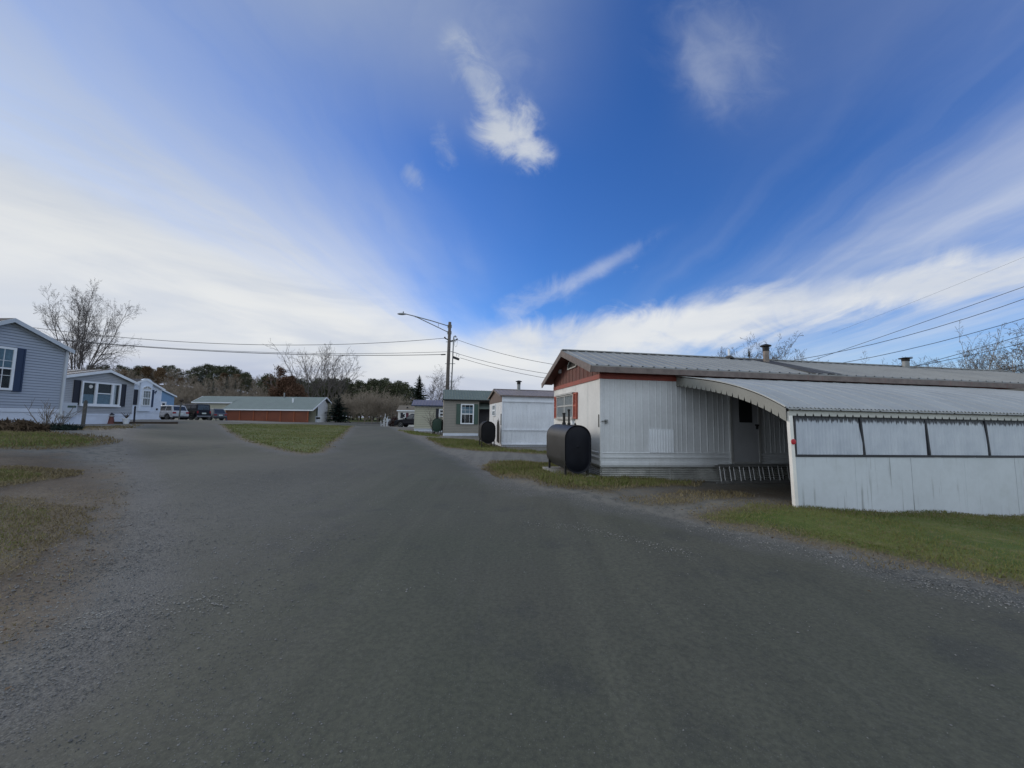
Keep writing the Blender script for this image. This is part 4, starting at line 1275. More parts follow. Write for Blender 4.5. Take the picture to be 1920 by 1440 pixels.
# ------------------------------------------------------------------ second white home
P2 = math.radians(12.2); c2, s2 = math.cos(P2), math.sin(P2)
O2 = P(940, 838, 20.5)
fr2 = lambda u, v: onplane(O2, (c2, s2), u, v)
en2 = lambda u, v: onplane(O2, (-s2, c2), u, v)
H2 = thing("mobile_home", "white ribbed home with mauve roof and brown gable behind the second black tank", "mobile home", O2, (c2, s2, -.006), "mobile homes in the park")
def build_home2():
    L, W = 15.0, 4.25
    zt = fr2(940, 740.5)[1]; z1 = fr2(942, 752)[1]; z2 = fr2(942, 806)[1]; z3 = fr2(942, 833)[1]
    b = MB()
    b.quad((0, 0, z1), (L, 0, z1), (L, 0, zt), (0, 0, zt)); b.mbox(front(0), 0, L, z1 - .03, z1 + .03, 0, .06)
    b.sheet(rib_prof(0, L, .21, .08, .020, .2), z2, z1, front(0)); b.mbox(front(0), 0, L, z2 - .025, z2 + .025, 0, .05)
    b.sheet(rib_prof(0, L, .21, .08, .020, .2, 5), z3, z2, front(0)); b.mbox(front(0), 0, L, z3 - .03, z3 + .03, 0, .07)
    b.mbox(front(0), -.01, .06, z3, zt, 0, .03)
    b.build("wall", mt_white_home, H2)
    b = MB(); b.sheet(rib_prof(.05, L, .09, .04, .014, .2, 6), -.5, z3, lambda a, z, o: (a, .04 - o, z)); b.quad((.05, .04, -.5), (.05, W, -.5), (.05, W, z3), (.05, .04, z3)); b.build("skirting", mt_white_home, H2)
    zg = en2(914, 759)[1]
    b = MB(); b.quad((0, 0, z3), (0, W, z3), (0, W, zg), (0, 0, zg)); b.quad((0, W, z3), (L, W, z3), (L, W, zt), (0, W, zt)); b.quad((L, 0, -.2), (L, W, -.2), (L, W, zt), (L, 0, zt)); b.build("end_wall", mt_flaky, H2)
    ym = W * .5; zr = en2(926, 731)[1]
    b = MB(); n = 20
    f = lambda y: zt + (zr - zt) * min(y, W - y) / ym - .04
    for i in range(n):
        y0, y1 = W * i / n, W * (i + 1) / n - .015
        b.poly([endl(0)(y0, zg, .02), endl(0)(y1, zg, .02), endl(0)(y1, f(y1), .02), endl(0)(y0, f(y0), .02)])
    b.quad((0, 0, zg), (0, W, zg), (0, W, zt), (0, 0, zt)); b.poly([(0, 0, zt - .01), (0, W, zt - .01), (0, ym, zr - .02)])
    b.build("gable", mt_brown_gable2, H2)
    b = MB(); metal_roof(b, -.12, L, -.12, zt - .01, ym, zr, .23, .02, .05); metal_roof(b, -.12, L, W + .12, zt - .01, ym, zr, .23, .02, .05)
    b.bar((-.12, ym, zr + .01), (L, ym, zr + .01), .2, .03)
    b.build("roof", mt_roof_mauve, H2)
    b = MB(); b.bar((-.13, -.12, zt - .06), (-.13, ym, zr - .05), .025, .10); b.bar((-.13, W + .12, zt - .06), (-.13, ym, zr - .05), .025, .10); b.box(-.12, L, -.14, -.115, zt - .07, zt - .01); b.build("fascia", mt_fascia, H2)
    a1, z0 = en2(923.5, 780.5); a0, zz = en2(929, 758)
    window(H2, endl(0), min(a0, a1), max(a0, a1), z0, zz, mt_white_trim, .07, [], [((z0 + zz) / 2, .10)], [(min(a0, a1) + .07, max(a0, a1) - .07, z0 + .1, zz - .1, mt_blind)])
    fx, fz = fr2(977, 735)
    flue(H2, fx + .3, ym - .2, zr - .08, .55, .10, "flue", mt_galv)
    p = MB(); a, z = en2(937, 788); p.mbox(endl(0), .06, .16, z - .25, z + .35, 0, .05); p.build("hose_outlet", mt_galv, H2)
    # jagged dark sheet on the end wall beside the tank
    p = MB(); pts = [(.62, .15), (1.4, .2), (1.45, 1.1), (1.25, 1.45), (1.18, 1.2), (1.0, 1.55), (.92, 1.25), (.80, 1.42), (.72, 1.1), (.66, 1.2)]
    p.poly([endl(0)(a, z, .012) for a, z in pts]); p.build("dark_wall_patch", mt_tank_flat, H2)
build_home2()
pt = P(916, 838, 19.6); g = h1(pt.x, pt.y)
oil_tank("flat black oil tank standing on legs against the second white home", (pt.x - .02, pt.y, g), (c2 * .985 - .0, s2 - .05, 0), .73, 1.13, 1.5, P(916, 832, 19.6).z - g, mt_tank_flat, mt_tank_flat, False)

# ------------------------------------------------------------------ taupe home with green roof
P3 = math.radians(11); c3, s3 = math.cos(P3), math.sin(P3)
O3 = P(831, 819, 30)
fr3 = lambda u, v: onplane(O3, (c3, s3), u, v)
H3 = thing("mobile_home", "taupe sided home with green metal roof and green shutters beyond the second white home", "mobile home", O3, (c3, s3, -.004), "mobile homes in the park")
def build_home3():
    W = 4.6; xf = fr3(897, 790)[0]; L = 13
    ze = fr3(835, 749)[1]; z1 = fr3(832, 812)[1]
    b = MB(); laps(b, front(0), z1, ze, .125, lambda z: 0, lambda z: xf, .03)
    laps(b, endl(0), z1, ze, .115, lambda z: 0, lambda z: W, .016); laps(b, endr(xf), z1, ze, .115, lambda z: 0, lambda z: 1.3, .016)
    b.mbox(front(0), -.03, .05, z1, ze, 0, .03); b.mbox(front(0), xf - .06, xf + .02, z1, ze, 0, .03)
    b.quad((xf, 1.3, -.2), (L, 1.3, -.2), (L, 1.3, ze), (xf, 1.3, ze))
    b.poly([(0, 0, ze), (0, W, ze), (0, W * .55, ze + .9)])
    b.build("wall", [mt_siding_taupe, mt_lap_shadow], H3)
    b = MB(); b.sheet(rib_prof(0, xf, .1, .03, .01), -.4, z1 - .14, lambda a, z, o: (a, .02 - o, z)); b.box(0, xf, -.01, .05, z1 - .14, z1); b.quad((0, .02, -.4), (0, W, -.4), (0, W, z1), (0, .02, z1)); b.quad((xf, .02, -.4), (xf, 1.3, -.4), (xf, 1.3, z1), (xf, .02, z1)); b.build("skirting", mt_white_skirt, H3)
    zr = P(835, 730.5, O3.y + 1.9).z - O3.z
    b = MB(); metal_roof(b, -.08, L, -.25, ze, 1.9, zr, .22, .02, .05); metal_roof(b, -.08, L, W + .25, ze, 1.9, zr, .22, .02, .05); b.build("roof", mt_roof_green, H3)
    b = MB(); b.box(-.08, L, -.27, -.245, ze - .06, ze + .02); b.box(-.06, L, -.24, .02, ze - .06, ze - .045); b.build("eave_trim", mt_iron, H3)
    a0, z0 = fr3(863, 795); a1, zz = fr3(888.5, 757.5)
    mid = (z0 + zz) / 2
    window(H3, front(-.031), a0, a1, z0, zz, mt_white_trim, .09, [], [(mid, .07)], [(a0 + .08, a1 - .08, mid + .05, mid + .55, mt_curtain_blue)], .07, ([a0 + (a1 - a0) * k / 3 for k in (1, 2)], [mid + .32]))
    s0 = fr3(855, 790)[0]; s1 = fr3(896, 790)[0]
    shutter(H3, front(-.031), s0, a0 - .01, z0, zz, mt_shutter_green); shutter(H3, front(-.031), a1 + .01, s1, z0, zz, mt_shutter_green)
    # recessed entry with a small curved hood
    d = MB(); d.box(xf + .15, xf + 1.0, 1.26, 1.29, z1, z1 + 2.0); d.build("door", mt_black_rail, H3)
    hd = MB()
    for i in range(8):
        t0, t1 = i / 8, (i + 1) / 8
        hd.quad((xf - .02, 1.25 - 1.25 * t0, ze - .14 - .55 * t0 ** 2), (L * .5, 1.25 - 1.25 * t0, ze - .14 - .55 * t0 ** 2), (L * .5, 1.25 - 1.25 * t1, ze - .14 - .55 * t1 ** 2), (xf - .02, 1.25 - 1.25 * t1, ze - .14 - .55 * t1 ** 2))
    hd.build("entry_hood", mt_roof_green, H3)
build_home3()

# ------------------------------------------------------------------ beige home with purple roof
O4 = P(776.5, 808.5, 38); P4 = math.radians(10); c4, s4 = math.cos(P4), math.sin(P4)
fr4 = lambda u, v: onplane(O4, (c4, s4), u, v)
H4 = thing("mobile_home", "beige boarded home with faded purple roof behind the green tank", "mobile home", O4, (c4, s4, -.004), "mobile homes in the park")
def build_home4():
    L, W = 10, 4.2; ze = fr4(777, 759.5)[1]; z1 = fr4(777, 803.5)[1]; zt = ze - .06
    b = MB(); laps(b, front(0), z1, zt - .14, .21, lambda z: 0, lambda z: L, .03); laps(b, endl(0), z1, zt, .21, lambda z: 0, lambda z: W, .03); b.mbox(front(0), -.03, .08, z1, zt, 0, .04)
    b.poly([(0, 0, zt), (0, W, zt), (0, W * .5, zt + .75)])
    b.build("wall", [mt_siding_beige, mt_lap_shadow], H4)
    b = MB(); b.box(0, L, -.03, .03, zt - .14, zt + .04); b.build("frieze_board", mt_siding_cream, H4)
    b = MB(); b.sheet([(0, 0), (L, 0)], -.6, z1, lambda a, z, o: (a, .02, z)); b.mbox(front(0), -.02, L, z1 - .05, z1, 0, .035); b.quad((0, .02, -.6), (0, W, -.6), (0, W, z1), (0, .02, z1)); b.build("skirting", mt_white_skirt, H4)
    zr = P(776, 749.5, O4.y + 2.0).z - O4.z
    b = MB(); metal_roof(b, -.3, L, -.3, ze, W * .5, zr, .3, .02, .05); metal_roof(b, -.3, L, W + .3, ze, W * .5, zr, .3, .02, .05); b.build("roof", mt_roof_purple, H4)
    b = MB(); b.box(-.3, L, -.33, -.295, ze - .10, ze - .01); b.bar((-.31, -.3, ze - .07), (-.31, W * .5, zr - .07), .03, .12); b.build("fascia", mt_shutter_navy, H4)
    a0, z0 = fr4(822.5, 781.5); a1, zz = fr4(832, 767)
    window(H4, front(-.031), a0, a1 + .2, z0, zz, mt_white_trim, .12, [], [((z0 + zz) / 2, .12)], None)
    s0 = fr4(817, 780)[0]; shutter(H4, front(-.031), s0, a0 - .02, z0 - .1, zz + .05, mt_shutter_black)
    f = MB(); f.lathe([(.06, -.2), (.06, .25)], 8, lambda a, q, w: (4.6 + a, 1.9 + q, zr + w - .05)); f.build("vent_pipe", mt_white_trim, H4)
build_home4()
pt = P(818.5, 814, 31.6); g = h1(pt.x, pt.y)
oil_tank("dark green oil tank beside the bare shrub and beige home", (pt.x, pt.y, g), (.995, .06, 0), .74, 1.12, 1.5, P(818, 810, 31.6).z - g, mt_tank_green, mt_tank_green, False)

# ------------------------------------------------------------------ far cream home with maroon shutters
O5 = P(746, 799.5, 58); P5 = math.radians(8); c5, s5 = math.cos(P5), math.sin(P5)
fr5 = lambda u, v: onplane(O5, (c5, s5), u, v)
H5 = thing("mobile_home", "small cream home with tan roof and maroon shutters near the end of the lane", "mobile home", O5, (c5, s5, 0), "mobile homes in the park")
def build_home5():
    L, W = 8, 4.2; ze = fr5(746, 769)[1]
    b = MB(); laps(b, front(0), .1, ze, .2, lambda z: 0, lambda z: L, .02); laps(b, endl(0), .1, ze, .2, lambda z: 0, lambda z: W, .02); b.mbox(front(0), -.03, .1, 0, ze, 0, .04); b.mbox(front(0), 0, L, -.5, .1, -.05, .02); b.mbox(endl(0), 0, W, -.5, .1, -.05, .02)
    b.poly([(0, 0, ze), (0, W, ze), (0, W * .5, ze + .6)])
    b.build("wall", [mt_siding_cream, mt_lap_shadow], H5)
    zr = P(750, 760, O5.y + 2.1).z - O5.z
    b = MB(); slab(b, (-.2, -.25, ze), (L, -.25, ze), (L, W * .5, zr), (-.2, W * .5, zr), .05); slab(b, (L, W + .25, ze), (-.2, W + .25, ze), (-.2, W * .5, zr), (L, W * .5, zr), .05); b.build("roof", mt_roof_tan, H5)
    b = MB(); b.box(-.2, L, -.28, -.24, ze - .16, ze); b.build("fascia", mt_white_trim, H5)
    z0 = fr5(755, 783.5)[1]; z1 = fr5(755, 774.5)[1]; q = lambda u: fr5(u, 780)[0]
    window(H5, front(-.031), q(756.5), q(760.5), z0, z1, mt_white_trim, .09, [], [((z0 + z1) / 2, .1)], None)
    shutter(H5, front(-.031), q(751), q(755.5), z0 - .05, z1 + .05, mt_shutter_black); shutter(H5, front(-.031), q(761.3), q(766), z0 - .05, z1 + .05, mt_shutter_maroon)
    v = MB(); v.lathe([(.12, 0), (.12, .15), (.2, .15), (.05, .25)], 10, lambda a, c, d: (1.2 + a, .7 + c, ze + .28 + d)); v.build("roof_vent", mt_iron, H5)
    s_ = MB(); s_.mbox(endl(0), .9, 1.3, ze - 1.1, ze - .6, 0, .08); s_.build("meter_box", mt_iron, H5)
build_home5()
# ------------------------------------------------------------------ left row: gables face the lane (local x runs away from the viewer)
def gable_house(T, W, L, xr, zsk, ze, zr, msid, mroof, mfas, mskirt, lap=.11, oh=.2, base=-.8, fas=.17, frieze=True, xl0=0.0):
    top = lambda x: ze + (zr - ze) * (x / xr if x < xr else (W - x) / (W - xr))
    def xl(z): return 0.0 if z <= ze else xr * (z - ze) / (zr - ze)
    def xrr(z): return W if z <= ze else W - (W - xr) * (z - ze) / (zr - ze)
    b = MB(); laps(b, front(0), zsk, zr, lap, xl, xrr, .030)
    b.mbox(front(0), -.05, .05, zsk, ze, -.02, .03); b.mbox(front(0), W - .05, W + .05, zsk, ze, -.02, .03)
    b.quad((0, 0, zsk), (0, L, zsk), (0, L, ze), (0, 0, ze)); b.quad((W, 0, zsk), (W, L, zsk), (W, L, ze), (W, 0, ze)); b.poly([(0, L, zsk), (W, L, zsk), (W, L, ze), (xr, L, zr), (0, L, ze)])
    wl = b.build("wall", [msid, mt_lap_shadow], T)
    b = MB(); b.box(0, W, -.0, .06, base, zsk - .16); b.box(0, W, -.035, .02, zsk - .16, zsk); b.quad((0, .06, base), (0, L, base), (0, L, zsk), (0, .06, zsk)); b.quad((W, .06, base), (W, L, base), (W, L, zsk), (W, .06, zsk)); b.build("skirting", mskirt, T)
    sl_ = (zr - ze) / xr; sr_ = (zr - ze) / (W - xr)
    A = (-oh, ze - oh * sl_); Bp = (xr, zr); Cc = (W + oh, ze - oh * sr_)
    b = MB(); up = .05
    slab(b, (A[0], -.25, A[1] + up), (Bp[0], -.25, Bp[1] + up), (Bp[0], L, Bp[1] + up), (A[0], L, A[1] + up), .04); slab(b, (Bp[0], -.25, Bp[1] + up), (Cc[0], -.25, Cc[1] + up), (Cc[0], L, Cc[1] + up), (Bp[0], L, Bp[1] + up), .04)
    rf = b.build("roof", mroof, T)
    b = MB()
    for p, q in ((A, Bp), (Bp, Cc)):
        b.add([(p[0], -.27, p[1] + up - .002), (q[0], -.27, q[1] + up - .002), (q[0], -.27, q[1] + up - fas), (p[0], -.27, p[1] + up - fas),
               (p[0], -.235, p[1] + up - .002), (q[0], -.235, q[1] + up - .002), (q[0], -.235, q[1] + up - fas), (p[0], -.235, p[1] + up - fas)],
              [(0, 3, 2, 1), (4, 5, 6, 7), (0, 1, 5, 4), (2, 3, 7, 6), (1, 2, 6, 5), (3, 0, 4, 7)])
        b.quad((p[0], -.236, p[1] + up - .05), (q[0], -.236, q[1] + up - .05), (q[0], .01, q[1] + up - .05), (p[0], .01, p[1] + up - .05))
    if frieze:
        f0 = fas + .10
        b.add([(0, -.03, ze - .06), (xr, -.03, zr - .06), (xr, -.03, zr - .14), (0, -.03, ze - .14)], [(0, 1, 2, 3)]); b.add([(xr, -.03, zr - .06), (W, -.03, ze - .06), (W, -.03, ze - .14), (xr, -.03, zr - .14)], [(0, 1, 2, 3)])
    b.build("fascia", mfas, T)
    return wl, rf

def lefthouse(u, v, Y, e, W, label, name="mobile_home"):
    """u, v, Y: bottom of the far right corner; e: level direction from near to far corner"""
    R = P(u, v, Y); e = Vector((e[0], e[1], 0)).normalized()
    O = R - e * W
    T = thing(name, label, "mobile home", O, (e.x, e.y, 0), "mobile homes in the park")
    return T, O, (e.x, e.y), (lambda uu, vv: onplane(O, (e.x, e.y), uu, vv))

def build_left():
    # 1. blue-grey home, nearest
    W = 3.5
    T, O, e, q = lefthouse(107, 803, 17, (.06, 1), W, "blue-grey vinyl sided home with navy shutters and downspout, nearest on its side of the lane")
    zsk = q(104, 766.5)[1]; ze = q(121, 655)[1]; xr, zr = q(14, 598); xr = max(1.55, min(1.95, xr))
    gable_house(T, W, 16, xr, zsk, ze, zr, mt_siding_blue, mt_roof_dark, mt_trim_grey, mt_white_skirt, .115, .14)
    b = MB(); b.tube([(W + .02, -.06, ze - .05), (W + .02, -.06, zsk - .2), (W + .05, -.18, zsk - .35)], .05, 8); b.build("downspout", mt_trim_grey, T)
    x1, z0 = q(19, 732); _, z1 = q(22, 652)
    x0 = x1 - 1.0
    zm = q(15, 691)[1]
    window(T, front(-.031), x0, x1, z0, z1, mt_white_trim, .085, [], [(zm, .06)], [(x0 + .08, x1 - .08, zm + .05, z1 - .08, mt_curtain_blue), (x0 + .08, x0 + .3, z0 + .1, zm, mt_curtain)], .06, ([x0 + .36, x0 + .66], [zm - .28, zm + .30]))
    s1 = q(41, 700)[0]; shutter(T, front(-.031), x1 + .015, s1, z0 - .04, z1 + .02, mt_shutter_navy); shutter(T, front(-.031), x0 - (s1 - x1), x0 - .015, z0 - .04, z1 + .02, mt_shutter_navy)
    # 2. grey home with a wide window
    W = 5.0
    T, O, e, q = lefthouse(243.5, 793.5, 31, (.0, 1), W, "grey vinyl sided home with wide triple window between black shutters")
    zsk = q(243, 776)[1]; ze = q(247, 717)[1]; xr, zr = q(202, 694.5)
    gable_house(T, W, 14, xr, zsk, ze, zr, mt_siding_grey, mt_roof_dark, mt_white_trim, mt_white_skirt, .12, .22, fas=.2, frieze=False)
    b = MB()
    for k in range(9):
        y = .5 + k * 1.5
        b.bar((-.2, y, ze + .0), (xr - .05, y, zr + .035), .10, .03)
    b.build("roof_batten", mt_white_trim, T)
    x0, z0 = q(147, 758); x1, _ = q(221, 758); z1 = q(153, 714)[1]; z0 = q(185, 760)[1]; z1 = q(185, 717)[1]
    c1, c2_ = q(177, 740)[0], q(208, 740)[0]; zm = q(193, 738)[1]
    window(T, front(-.031), x0, x1, z0, z1, mt_white_trim, .10, [(c1, .16), (c2_, .16)], [], [(x0 + .1, c1 - .08, z0 + .08, zm - .12, mt_curtain_blue), (c1 + .08, c2_ - .08, z0 + .08, zm - .05, mt_curtain_blue), (c2_ + .08, c2_ + .3, z0 + .1, z1 - .1, mt_curtain)], .12)
    b = MB(); b.mbox(front(0), c1 + .08, c2_ - .08, zm - .04, zm + .03, .03, .12); b.build("sash_bar", mt_white_trim, T)
    b = MB(); b.mbox(front(0), x0 - .05, x1 + .05, z0 - .10, z0, .0, .2); b.build("window_sill", mt_white_trim, T)
    s0 = q(135.5, 740)[0]; s1 = q(234, 740)[0]
    shutter(T, front(-.031), s0, x0 - .04, z0 - .03, z1 + .04, mt_shutter_black); shutter(T, front(-.031), x1 + .04, s1, z0 - .05, z1 + .03, mt_shutter_black)
    p = MB(); p.lathe([(.13, .031), (.13, .04)], 12, lambda a, c, d: front(-.035)(x0 + .62 + a, zm + .45 + c, d)); p.build("window_ornament", mt_siding_cream, T)
    # wall cabinet with a vent, low at the near end
    cx, cz = q(121, 767)
    b = MB(); b.box(cx - .5, cx + .5, -.30, -.06, zsk - .25, zsk + .72); b.box(cx - .1, cx + .42, -.32, -.30, zsk + .38, zsk + .52, 1); c = b.build("wall_cabinet", [mt_trim_grey, mt_shutter_green], T, bevel=.02)
    # 3. white home with arched window
    W = 4.0
    T, O, e, q = lefthouse(297.5, 787, 42, (.02, 1), W, "bluish white home with arched window and black shutters behind the parked cars")
    zsk = q(297, 771.5)[1]; ze = q(303, 729)[1]; xr, zr = q(271, 711)
    gable_house(T, W, 14, xr, zsk, ze, zr, mt_siding_white, mt_roof_dark, mt_white_trim, mt_white_skirt, .12, .2, fas=.2, frieze=False)
    # projecting middle panel that carries the window
    xa, xb = q(258.5, 740)[0], q(281, 740)[0]; zp = q(282, 719)[1]
    b = MB(); b.box(xa, xb, -.22, -.015, zsk, zp)
    mx = (xa + xb) / 2
    N = 10; arc = [(mx + (xb - xa) / 2 * math.cos(math.pi * k / N), zp + .45 * math.sin(math.pi * k / N)) for k in range(N + 1)]
    b.add([(x, -.22, z) for x, z in arc] + [(x, -.015, z) for x, z in arc], [tuple(range(N + 1))[::-1]] + [(k, k + 1, N + 2 + k, N + 1 + k) for k in range(N)])
    b.build("bay_panel", mt_siding_white, T)
    f2 = lambda a, z, o: (a, -.22 - o, z)
    wx0, wz0 = q(260.5, 760); wx1, _ = q(277, 760); wz1 = q(269, 731.5)[1]
    wz0 = q(268, 761)[1]; zm = (wz0 + wz1) / 2
    window(T, f2, wx0, wx1, wz0, wz1, mt_white_trim, .10, [], [(zm, .09)], [(wx0 + .1, wx1 - .1, wz0 + .1, wz1 - .1, mt_blind)], .07, ([wx0 + (wx1 - wx0) * k / 3 for k in (1, 2)], [zm + .45]))
    ar = MB(); rr = (wx1 - wx0) * .5; mw = (wx0 + wx1) / 2
    pts = [(mw + rr * math.cos(math.pi * k / 12), wz1 + .12 + rr * .62 * math.sin(math.pi * k / 12)) for k in range(13)]
    ar.poly([f2(x, z, .02) for x, z in pts], 1)
    for k in range(12): ar.bar(f2(*pts[k], .03), f2(*pts[k + 1], .03), .09, .05)
    ar.bar(f2(mw - rr, wz1 + .10, .03), f2(mw + rr, wz1 + .10, .03), .08, .05, 0)
    for k in (3, 6, 9): ar.bar(f2(mw, wz1 + .12, .03), f2(*pts[k], .03), .03, .03)
    ar.build("arched_pane", [mt_white_trim, mt_blind], T)
    shutter(T, front(-.031), q(248, 745)[0], q(256.5, 745)[0], q(252, 759)[1], q(252, 730)[1], mt_shutter_black); shutter(T, front(-.031), xb + .05, xb + .38, wz0 - .1, wz1 + .1, mt_shutter_navy)
    bx, bz = q(288.5, 735); o = MB()
    for sg in (-1, 1):
        o.poly([front(0)(bx, bz, .03), front(0)(bx + sg * .26, bz + .20, .06), front(0)(bx + sg * .28, bz - .02, .06)]); o.poly([front(0)(bx, bz, .03), front(0)(bx + sg * .20, bz - .05, .06), front(0)(bx + sg * .12, bz - .24, .05)])
    o.build("butterfly_ornament", mt_shutter_navy, T)
    o = MB(); ox, oz = q(293.5, 767.5); o.mbox(front(0), ox - .08, ox + .08, oz - .10, oz + .10, 0, .06); o.build("outlet_box", mt_iron, T)
    # 4. sky blue house beyond
    W = 4.6
    T, O, e, q = lefthouse(322.5, 786.5, 58, (.0, 1), W, "sky blue house with white window surround, half hidden behind the white home")
    ze = q(324, 742)[1]; zr = ze + .80; xr = 2.3
    gable_house(T, W, 10, xr, .3, ze, zr, mt_siding_sky, mt_roof_dark, mt_white_trim, mt_white_skirt, .15, .25, fas=.2, frieze=False)
    x0, z0 = q(300, 764); x1 = q(310.5, 764)[0]; z1 = q(305, 753)[1]
    window(T, front(-.031), x0, x1, z0, z1, mt_white_trim, .22, [], [])
build_left()

# ------------------------------------------------------------------ garage range with teal roof
def build_garage():
    Yf = 63.0
    A = P(424, 788, Yf); B = P(577.5, 792, Yf)
    zg = min(A.z, B.z)
    O = Vector((A.x, Yf, 0)); xl = 0.0; L = B.x - A.x
    T = thing("garage", "long low garage range with teal metal roof and red-brown bays behind the lawn", "garage", O)
    zeL = P(417, 764.5, Yf - .3).z; zeR = P(586, 770, Yf - .3).z
    x0 = P(417, 764, Yf - .3).x - O.x; x1 = P(586.5, 770, Yf - .3).x - O.x
    yr = 4.2; zr = P(608, 747, Yf + yr).z; zrL = P(378, 741.5, Yf + yr).z; zr = (zr + zrL) / 2 + .05
    ze = (zeL + zeR) / 2
    xbl = P(365, 760, Yf + 2.2).x - O.x
    ymid = 2.2; zmid = ze + (zr - ze) * (ymid + .3) / (yr + .3)
    b = MB()
    metal_roof(b, x0, x1, -.3, ze, yr, zr, .42, .03, .08)
    metal_roof(b, xbl - .3, x0, ymid - .35, zmid - .12, yr, zr, .42, .03, .08)
    metal_roof(b, xbl - .3, x1, 6.3, zr - 1.0, yr, zr, .42, .03, .08)
    b.build("roof", mt_roof_teal, T)
    b = MB(); b.box(x0, x1, -.34, -.295, ze - .20, ze - .01); b.bar((x1 + .015, -.3, ze - .08), (x1 + .015, yr, zr - .08), .05, .22); b.bar((x1 + .015, 6.3, zr - 1.08), (x1 + .015, yr, zr - .08), .05, .22); b.box(xbl - .3, x0, ymid - .40, ymid - .355, zmid - .30, zmid - .13); b.bar((xbl - .31, ymid - .35, zmid - .18), (xbl - .31, yr, zr - .06), .05, .16); b.build("fascia", mt_white_trim, T)
    # body of the house behind
    b = MB(); laps(b, front(ymid), zg - .3, zmid - .15, .2, lambda z: xbl, lambda z: x1 - .5, .015); b.quad((xbl, ymid, zg - .5), (xbl, 6.0, zg - .5), (xbl, 6.0, zr - .9), (xbl, ymid, zmid - .1)); b.quad((xbl, 6.0, zg - .5), (x1, 6.0, zg - .5), (x1, 6.0, zr - .9), (xbl, 6, zr - .9)); b.build("wall", [mt_siding_beige, mt_lap_shadow], T)
    xg = x1 - .45
    b = MB()
    zwh = zg + 1.15
    laps(b, endr(xg), zwh, zr - .4, .2, lambda z: ymid if z < zmid - .2 else min(yr - .3, ymid + (z - zmid + .2) / (zr - zmid) * (yr - ymid)), lambda z: 5.6 if z < zr - 1.2 else max(yr + .1, 5.6 - (z - zr + 1.2) * 1.5), .015)
    b.mbox(endr(xg), ymid, ymid + .12, zg - .3, zmid - .1, 0, .04)
    b.mbox(endr(xg), ymid + .12, 5.6, zg - .4, zwh, -.02, .02)
    b.build("gable_wall", [mt_garage_white, mt_lap_shadow], T)
    # grey-green lean-to side behind the bays
    b = MB(); b.poly([(L + .15, ymid - .02, zwh - .1), (xg - .02, ymid - .02, zwh - .1), (xg - .02, ymid - .02, zmid - .2), (L + .15, ymid - .02, zmid - .2)]); b.build("lean_to_wall", mt_roof_green, T)
    b = MB(); b.box(L + .1, xg, ymid - .1, ymid - .03, zg - .4, zwh - .1); b.box(L + .25, L + .9, ymid - .14, ymid - .1, zg + .55, zg + .85, 1); b.build("low_wall", [mt_white_skirt, mt_iron], T)
    # bays
    us = [424, 449.5, 475.5, 501, 526, 551.5, 577.5]
    xs = [P(u, 780, Yf).x - O.x for u in us]
    zb = lambda x: h1(O.x + x, Yf) - .1
    for i in range(6):
        p = MB(); a, c = xs[i] + .07, xs[i + 1] - .07
        p.box(a, c, -.02, .04, zb((a + c) / 2) - .3, ze - .24); p.build("bay_panel", mt_rust_panel, T)
    for i, x in enumerate(xs):
        p = MB(); p.box(x - .08, x + .08, -.10, .07, zb(x) - .3, ze - .22); p.build("post", mt_rust_post, T)
    b = MB(); b.box(xs[0] - .1, xs[-1] + .1, -.07, .05, ze - .30, ze - .205); b.build("header_beam", mt_rust_panel, T)
    for u, v, h, rr, nm in ((533, 743, .75, .10, "flue"), (552, 748, .55, .12, "vent_pipe")):
        x = P(u, v, Yf + 2.6).x - O.x
        z = ze + (zr - ze) * (2.9) / (yr + .3)
        if nm == "flue": x = P(u, v, Yf + 3.8).x - O.x; y = 3.8; z = zr - .2
        else: y = 2.2; z = zmid
        f = MB(); f.lathe([(rr, -.2), (rr, h), (rr * 1.3, h), (rr * 1.3, h + .12)], 10, lambda a, c, d: (x + a, y + c, z + d)); f.build(nm, mt_galv if nm == "flue" else mt_white_trim, T)
    # black board leaning on a sawhorse by the near corner
    return O, ze
build_garage()

# stand with a black barrel tray in front of the garage corner
def build_smoker():
    p = P(414, 787, 60); g = h1(p.x, p.y)
    T = thing("barbecue_smoker", "black box barbecue on thin legs beside the first red-brown bay", "barbecue", (p.x, p.y, g), rz=.5)
    b = MB(); b.box(-.75, .05, -.3, .3, .95, 1.55); b.box(-.75, -.15, -.28, .28, 1.55, 1.7); b.build("firebox", mt_plastic, T, bevel=.05)
    b = MB(); b.box(.05, .75, -.25, .25, .9, 1.1); b.build("side_shelf", mt_shutter_navy, T, bevel=.03)
    for x in (.15, .68):
        for y in (-.2, .2):
            l = MB(); l.bar((x * .9, y, 1.0), (x * 1.1, y, -.05), .09, .09); l.build("leg", mt_shutter_navy, T)
    for y in (-.2, .2):
        l = MB(); l.bar((-.55, y, 1.0), (-.62, y, -.05), .06, .06); l.build("leg", mt_plastic, T)
build_smoker()

